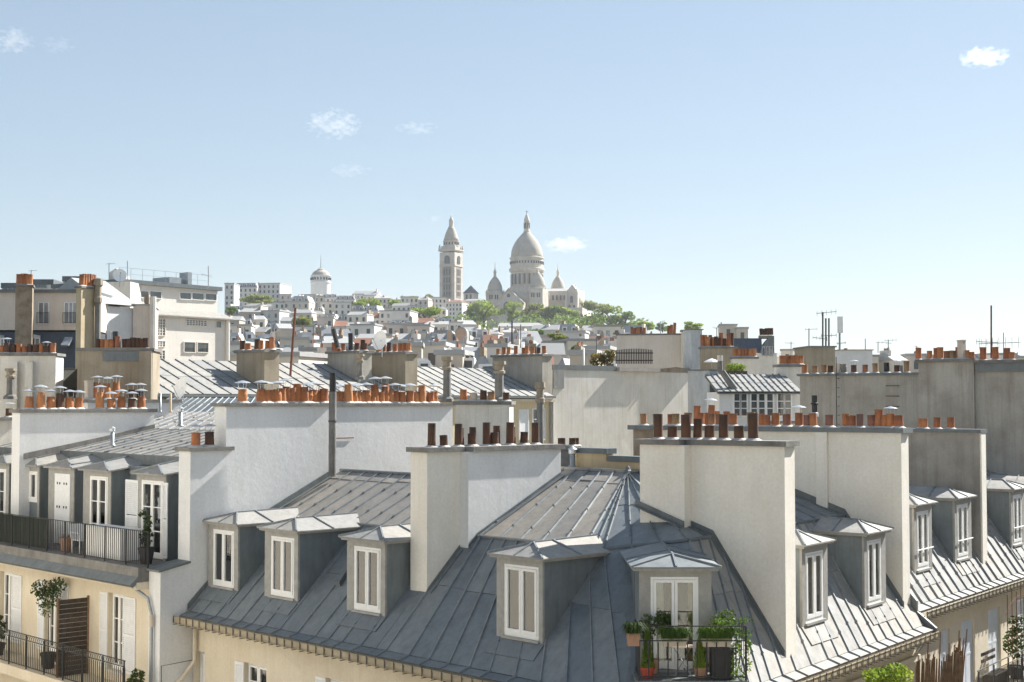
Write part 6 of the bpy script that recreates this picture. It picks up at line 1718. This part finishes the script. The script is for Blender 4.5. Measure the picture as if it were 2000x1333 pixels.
_ONES = ['', 'first', 'second', 'third', 'fourth', 'fifth', 'sixth', 'seventh', 'eighth', 'ninth']
ORD = _ONES[1:] + ['tenth', 'eleventh', 'twelfth', 'thirteenth', 'fourteenth', 'fifteenth', 'sixteenth', 'seventeenth', 'eighteenth', 'nineteenth']
for _t, _th in (('twenty', 'twentieth'), ('thirty', 'thirtieth'), ('forty', 'fortieth')):
    ORD += [_th] + [_t + '-' + q for q in _ONES[1:]]
POTS_FAR = None
def house(label, px0, px1, pyt, Y, az, wallm, roofk, r, dep=9.0, storey=3.0, group='houses on the hillside', wins=True, wrow=3, chim=True):
    """hillside house: walls, a shaped roof, windows in rows, a chimney with pots"""
    F = pxf(px0, Y, az)
    u1 = abs(U(F, px1))
    zt = Zp(F, (px0 + px1) / 2, pyt)
    zg = min(terrain_z(F(0, 0, 0).x, Y), terrain_z(F(u1, dep, 0).x, Y + dep)) - 1.5
    zg = max(zg, zt - 26)
    rh = {'flat': .5, 'zinc': 1.6, 'slate': 3.2, 'tile': 2.4, 'mansard': 3.4}[roofk] * r.uniform(.85, 1.1)
    ze = zt - rh
    t = thing('hillside_house', label, 'house', F(u1 / 2, dep / 2, zg), group)
    m = MB(); F.box(m, 0, u1, 0, dep, zg, ze); m.build('wall', M[wallm], t)
    o = .25
    m = MB()
    if roofk == 'flat':
        F.box(m, -o, u1 + o, -o, dep + o, ze + .002, zt); rm = 'roof_zinc_far'
    elif roofk == 'mansard':
        a = [F(-o, -o, ze), F(u1 + o, -o, ze), F(u1 + o, dep + o, ze), F(-o, dep + o, ze)]
        i_ = 1.1; b = [F(i_, i_, zt - .6), F(u1 - i_, i_, zt - .6), F(u1 - i_, dep - i_, zt - .6), F(i_, dep - i_, zt - .6)]
        m.add(a + b, [(0, 1, 5, 4), (1, 2, 6, 5), (2, 3, 7, 6), (3, 0, 4, 7), (3, 2, 1, 0), (4, 5, 6, 7)]); rm = 'far_slate' if r.random() < .5 else 'roof_zinc_far'
    else:
        a = [F(-o, -o, ze), F(u1 + o, -o, ze), F(u1 + o, dep + o, ze), F(-o, dep + o, ze), F(-o if r.random() < .6 else u1 * .2, dep / 2, zt), F(u1 + o if r.random() < .6 else u1 * .8, dep / 2, zt)]
        m.add(a, [(0, 1, 5, 4), (2, 3, 4, 5), (1, 2, 5), (3, 0, 4), (3, 2, 1, 0)]); rm = {'zinc': 'roof_zinc_far', 'slate': 'far_slate', 'tile': 'tile_red'}[roofk]
    m.build('roof', M[rm], t)
    if wins:
        n = max(1, int(u1 / 2.4))
        z = ze - 1.9; rows = 0
        while z > zg + 2 and rows < wrow:
            for k in range(n):
                if r.random() < .1: continue
                u = u1 * (k + .5) / n
                link('window', WIN_DARK if r.random() < .75 else WIN_PALE, t, Matrix.Translation(F(u, 0, z)) @ rotz(F) @ Matrix.Diagonal((1.0, .2, 1.7, 1)))
            z -= storey; rows += 1
        if roofk == 'mansard':
            for k in range(n):
                u = u1 * (k + .5) / n
                m = MB(); F.box(m, u - .65, u + .65, .1, 1.4, ze + .3, ze + 2.1); d = m.build('dormer', M['white_paint'], t)
                link('window', WIN_DARK, d, Matrix.Translation(F(u, .1, ze + 1.15)) @ rotz(F) @ Matrix.Diagonal((.8, .1, 1.3, 1)))
    if chim:
        for k in range(r.choice((0, 1, 1) if Y > 250 else (0, 0, 1))):
            u = u1 * r.choice((.04, .5, .9)) if k == 0 else u1 * .3
            w_ = r.uniform(.6, 1.0); d0 = r.uniform(.2, .4) * dep
            zc = zt + r.uniform(.1, .7)
            m = MB(); F.box(m, u, u + w_, d0, d0 + r.uniform(1.5, 3.5), ze, zc); c = m.build('chimney', M[r.choice(['beige_stack', 'pale_wall', 'pink_wall', 'rough_stone'])], t)
            pm = MB()
            for q in range(r.randint(2, 4)):
                P = F(u + w_ / 2, d0 + .3 + q * .5, zc); pm.lathe(P, [(.15, 0), (.13, r.uniform(.35, .6))], 6)
            x = pm.build('pots', M['terra_far'], c); x['kind'] = 'stuff'
    return t
hr = random.Random(21)
WALLS = ['far_cream', 'far_white', 'far_pink', 'far_grey', 'far_white', 'far_cream', 'far_beige']
WNAME = {'far_cream': 'cream', 'far_white': 'white', 'far_pink': 'pinkish', 'far_grey': 'grey', 'far_beige': 'beige'}
RN = {'flat': 'flat', 'zinc': 'low zinc', 'slate': 'dark slate', 'tile': 'red tiled', 'mansard': 'mansard'}
rows = [  # depth, x from, x to, top of the row (left, right), spread, width range, row name
    (860, 545, 858, 573, 583, 4, (20, 40), 'top'),
    (720, 442, 862, 590, 597, 6, (20, 42), 'second'),
    (600, 442, 880, 604, 616, 6, (22, 46), 'third'),
    (500, 440, 905, 620, 630, 6, (24, 50), 'fourth'),
    (410, 440, 1240, 634, 640, 6, (26, 56), 'fifth'),
    (330, 440, 1330, 648, 652, 6, (26, 56), 'sixth'),
    (260, 440, 1420, 660, 663, 6, (28, 60), 'seventh'),
    (195, 440, 1480, 672, 676, 6, (30, 64), 'eighth'),
    (150, 445, 1160, 684, 686, 5, (36, 70), 'ninth'),
    (420, 1385, 1560, 676, 688, 5, (18, 34), 'right-hand'),
    (300, 1650, 1990, 690, 694, 5, (26, 50), 'far right'),
]
skip_boxes = [(870, 965, 628, 690), (970, 1075, 626, 668), (1058, 1215, 628, 675)]
for (Y, xa, xb, ya, yb, sp, wr, rn_) in rows:
    px = xa; i = 0
    while px < xb:
        w = hr.uniform(*wr) * .95
        f = (px - xa) / (xb - xa)
        py = lerp(ya, yb, f) + hr.uniform(-sp, sp)
        roofk = hr.choice(['zinc', 'flat', 'flat', 'mansard', 'slate', 'flat', 'mansard', 'zinc', 'mansard', 'zinc', 'flat', 'mansard', 'flat', 'tile'])
        wm = hr.choice(WALLS)
        az = hr.choice([96, 88, 102, 80, 108, 70])
        if i < len(ORD):
            house('%s house with %s roof, %s from the left in the %s hillside row' % (WNAME[wm], RN[roofk], ORD[i], rn_), px, px + w, py, Y * hr.uniform(.97, 1.03), az, wm, roofk, hr, dep=hr.uniform(6, 10), wrow=3 if Y > 300 else 2)
        i += 1
        px += w * hr.uniform(.8, 1.04)
# houses that stand out
sp = [
    ('stepped grey-white apartment block on the crest at the left end of the hill', 456, 500, 551, 880, 96, 'far_white', 'mansard', 22),
    ('taller bay of the stepped apartment block, right half, on the crest', 502, 545, 553, 885, 100, 'far_grey', 'flat', 22),
    ('square pale block just right of the modern building on the skyline', 437, 455, 553, 800, 92, 'far_grey', 'flat', 14),
    ('long low white building under the round water tower', 603, 676, 577, 870, 92, 'far_white', 'zinc', 12),
    ('dark-roofed villa on the crest right of the water tower', 688, 735, 567, 880, 98, 'far_cream', 'slate', 14),
    ('pale five-storey apartment house at the foot of the bell tower', 838, 902, 585, 1000, 108, 'far_white', 'tile', 18),
    ('grey gabled house between bell tower and church tower', 902, 942, 583, 1030, 100, 'far_grey', 'zinc', 16),
    ('tall narrow house with a grey attic in the middle of the hillside', 567, 602, 576, 700, 96, 'far_cream', 'mansard', 12),
    ('white house with a pitched gable above the hillside trees', 740, 800, 606, 600, 100, 'far_white', 'flat', 14),
    ('long white hotel front with a grey roof below the basilica steps', 973, 1066, 629, 470, 97, 'far_white', 'zinc', 12),
    ('white blind-sided house with a slate attic right of the round tree', 1058, 1130, 629, 400, 98, 'far_white', 'mansard', 14),
    ('white house with small windows behind the blind-sided one', 1130, 1180, 634, 420, 94, 'far_white', 'zinc', 12),
    ('blue mansard house next to the brick arches', 915, 958, 638, 330, 92, 'far_grey', 'mansard', 12),
    ('sand-coloured block crowning the right end of the hill skyline', 1407, 1440, 633, 400, 96, 'far_beige', 'flat', 12),
    ('ochre chimney block beside the sand-coloured one on the right', 1440, 1462, 639, 395, 96, 'far_beige', 'flat', 8),
]
for (lab, a, b, py, Y, az, wm, rk, dep) in sp:
    house(lab, a, b, py, Y, az, wm, rk, hr, dep=dep, wrow=5, group=None)
# brick arched hall
t = thing('arched_hall', 'low hall with orange brick arches under curved zinc gables', 'building', at(898, 680, 320))
F = pxf(872, 320, 93)
m = MB(); F.box(m, 0, U(F, 918), 0, 12, Zp(F, 895, 720), Zp(F, 895, 655)); m.build('wall', M['far_beige'], t)
for px_, w_ in ((883, 12), (905, 22)):
    arch(t, F, px_, 655 - w_ * .6, 690, w_, -.1, 'roof_zinc_far', 6); arch(t, F, px_, 658 - w_ * .6, 690, w_ - 4, -6.2, 'brick_orange', .3)
# trees on the hill
ti = 0
for (px_, yb, yt, wpx, Y, mt, lab) in (
    (945, 640, 590, 66, 960, 'leaf_far', 'broad bright green tree left of the basilica gable'),
    (915, 640, 606, 34, 950, 'leaf_mid', 'darker round tree at the foot of the church tower'),
    (830, 645, 603, 66, 700, 'leaf_far', 'spreading pale green tree below the apartment house'),
    (868, 640, 616, 26, 690, 'leaf_mid', 'small dark tree right of the spreading pale one'),
    (770, 620, 588, 34, 760, 'leaf_far', 'loose green tree in the gap on the hill crest'),
    (735, 625, 585, 46, 770, 'leaf_far', 'bright green tree below the dark-roofed villa'),
    (705, 610, 584, 40, 790, 'leaf_far', 'wide green bush on the crest left of the bright tree'),
    (765, 612, 582, 16, 800, 'leaf_mid', 'narrow dark tree beside the crest roofs'),
    (802, 592, 577, 28, 960, 'leaf_far', 'low round tree on the skyline left of the bell tower'),
    (836, 594, 576, 22, 990, 'leaf_mid', 'small dark tree touching the bell tower'),
    (1001, 632, 592, 36, 960, 'leaf_far', 'slim tree in front of the basilica gable'),
    (1040, 642, 592, 50, 960, 'leaf_olive', 'olive green tree below the great dome'),
    (1075, 640, 594, 50, 965, 'leaf_mid', 'dark green tree in the middle of the terrace trees'),
    (1110, 640, 598, 48, 960, 'leaf_far', 'light green tree at the right of the terrace trees'),
    (1165, 652, 590, 66, 900, 'leaf_olive', 'big rounded tree right of the basilica'),
    (1195, 652, 598, 50, 895, 'leaf_far', 'second rounded tree sloping down to the right'),
    (1222, 652, 610, 38, 890, 'leaf_mid', 'third smaller tree at the end of the slope'),
    (1262, 650, 627, 36, 700, 'leaf_far', 'low shrubby tree on the falling skyline'),
    (1294, 650, 630, 26, 690, 'leaf_mid', 'thin tree beyond the beige blank wall'),
    (1352, 648, 630, 34, 660, 'leaf_far', 'faint feathery tree above the zinc shaft'),
    (1044, 676, 641, 40, 390, 'leaf_mid', 'dense round tree among the white houses below the basilica'),
    (592, 655, 618, 36, 480, 'leaf_olive', 'brownish spring tree in the middle of the left hillside'),
    (452, 618, 598, 20, 600, 'leaf_mid', 'small tree behind the modern building'),
    (500, 596, 578, 60, 800, 'leaf_olive', 'strip of terrace greenery under the stepped apartment block'),
    (778, 660, 632, 40, 440, 'leaf_olive', 'brown-green tree among the lower left roofs'),
    (1085, 668, 650, 34, 300, 'leaf_olive', 'low bushes at the foot of the blind-sided house'),
    (1130, 700, 675, 34, 240, 'leaf_mid', 'dark shrub by the houses left of the golden shrub'),
):
    ti += 1
    b, tp = at(px_, yb, Y), at(px_, yt, Y)
    h = (tp.z - b.z) * 1.1; w = wpx * 1.3 * Y / FPX
    tree('tree', lab, b, h, w, mt, ti, 2600 if wpx > 30 else 1200, w * .03 + .12, low=.05)
# wooded slope under the basilica terrace
g = MB(); gr = random.Random(3)
for k in range(26):
    px_ = gr.uniform(880, 1260); P = at(px_, gr.uniform(622, 650), gr.uniform(800, 930))
    leaves(g, P, (gr.uniform(5, 9), 5, gr.uniform(3, 5)), 120, .9, k)
o = g.build('undergrowth', M['leaf_mid']); o['kind'] = 'stuff'; o['label'] = 'green undergrowth covering the slope below the basilica'; o['category'] = 'undergrowth'

# ------------------------------------------------------------------ summer haze over the city
hz = MB(); hz.abox(-2700, 2700, -2700, 2700, -60, 175)
hm = bpy.data.materials.new('haze'); hm.use_nodes = True
hn = hm.node_tree
hn.nodes.remove(hn.nodes['Principled BSDF'])
pv = hn.nodes.new('ShaderNodeVolumePrincipled')
pv.inputs['Color'].default_value = (.93, .96, 1, 1)
pv.inputs['Density'].default_value = .00010
pv.inputs['Anisotropy'].default_value = .2
hn.links.new(pv.outputs[0], hn.nodes['Material Output'].inputs['Volume'])
o = hz.build('haze', hm); o['kind'] = 'stuff'; o['label'] = 'thin pale haze lying over the far hill'; o['category'] = 'haze'

# ------------------------------------------------------------------ small fair-weather clouds
def cloud(label, px, py, wpx, hpx, dens, seed, Y=5200.0, rag=1.0):
    k = Y / FPX
    P = at(px, py, Y)
    mt = bpy.data.materials.new('cloud_vapour'); mt.use_nodes = True
    nt = mt.node_tree; nt.nodes.remove(nt.nodes['Principled BSDF'])
    pv = nt.nodes.new('ShaderNodeVolumePrincipled'); pv.inputs['Color'].default_value = (.99, .99, 1, 1); pv.inputs['Anisotropy'].default_value = .5
    nt.links.new(pv.outputs[0], nt.nodes['Material Output'].inputs['Volume'])
    tc = nt.nodes.new('ShaderNodeTexCoord')
    mp = nt.nodes.new('ShaderNodeMapping'); mp.inputs['Location'].default_value = (seed * 3.7, seed * 1.3, 0); mp.inputs['Scale'].default_value = (1.5 * wpx / 80, 1.0, 1.5 * hpx / 45)
    nt.links.new(tc.outputs['Object'], mp.inputs[0])
    ns = nt.nodes.new('ShaderNodeTexNoise'); ns.inputs['Scale'].default_value = 1.5; ns.inputs['Detail'].default_value = 2.0; ns.inputs['Roughness'].default_value = .5
    nt.links.new(mp.outputs[0], ns.inputs['Vector'])
    ln = nt.nodes.new('ShaderNodeVectorMath'); ln.operation = 'LENGTH'; nt.links.new(tc.outputs['Object'], ln.inputs[0])
    def mth(op, a, b):
        n = nt.nodes.new('ShaderNodeMath'); n.operation = op
        for i, q in enumerate((a, b)):
            if isinstance(q, (int, float)): n.inputs[i].default_value = q
            else: nt.links.new(q, n.inputs[i])
        return n.outputs[0]
    fall = mth('SUBTRACT', 1.0, mth('POWER', ln.outputs['Value'], 1.6))
    d = mth('ADD', mth('MULTIPLY', fall, .62), mth('MULTIPLY', mth('SUBTRACT', ns.outputs['Fac'], .62), 2.2 * rag))
    d = mth('MULTIPLY', mth('MINIMUM', mth('MAXIMUM', d, 0.0), .6), dens)
    nt.links.new(d, pv.inputs['Density'])
    m = MB(); n = 20
    m.lathe((0, 0, 0), [(math.sin(math.pi * i / 12), -math.cos(math.pi * i / 12)) for i in range(13)], n)
    o = link('cloud', m.mesh('cloud', mt), None, Matrix.Translation(P) @ Matrix.Diagonal((wpx * .44 * k, wpx / 3 * k, hpx * .42 * k, 1)))
    tag(o, label, 'cloud')
cloud('small ragged white cloud at the top left corner of the sky', 24, 80, 110, 70, .014, 1)
cloud('faint wisp right of the top left cloud', 115, 88, 90, 46, .005, 2)
cloud('ragged white cloud in the upper middle left of the sky', 652, 242, 150, 76, .012, 3, rag=1.15)
cloud('faint wisp right of the ragged middle cloud', 815, 250, 110, 40, .005, 4)
cloud('very faint wisp under the ragged middle cloud', 684, 332, 110, 40, .005, 5)
cloud('white flat cloud beside the great dome', 1104, 478, 120, 46, .02, 6, rag=.6)
cloud('tiny faint wisp above the bell tower', 848, 426, 40, 24, .005, 8)
cloud('bright white cloud at the upper right', 1922, 112, 130, 56, .02, 7, rag=.8)
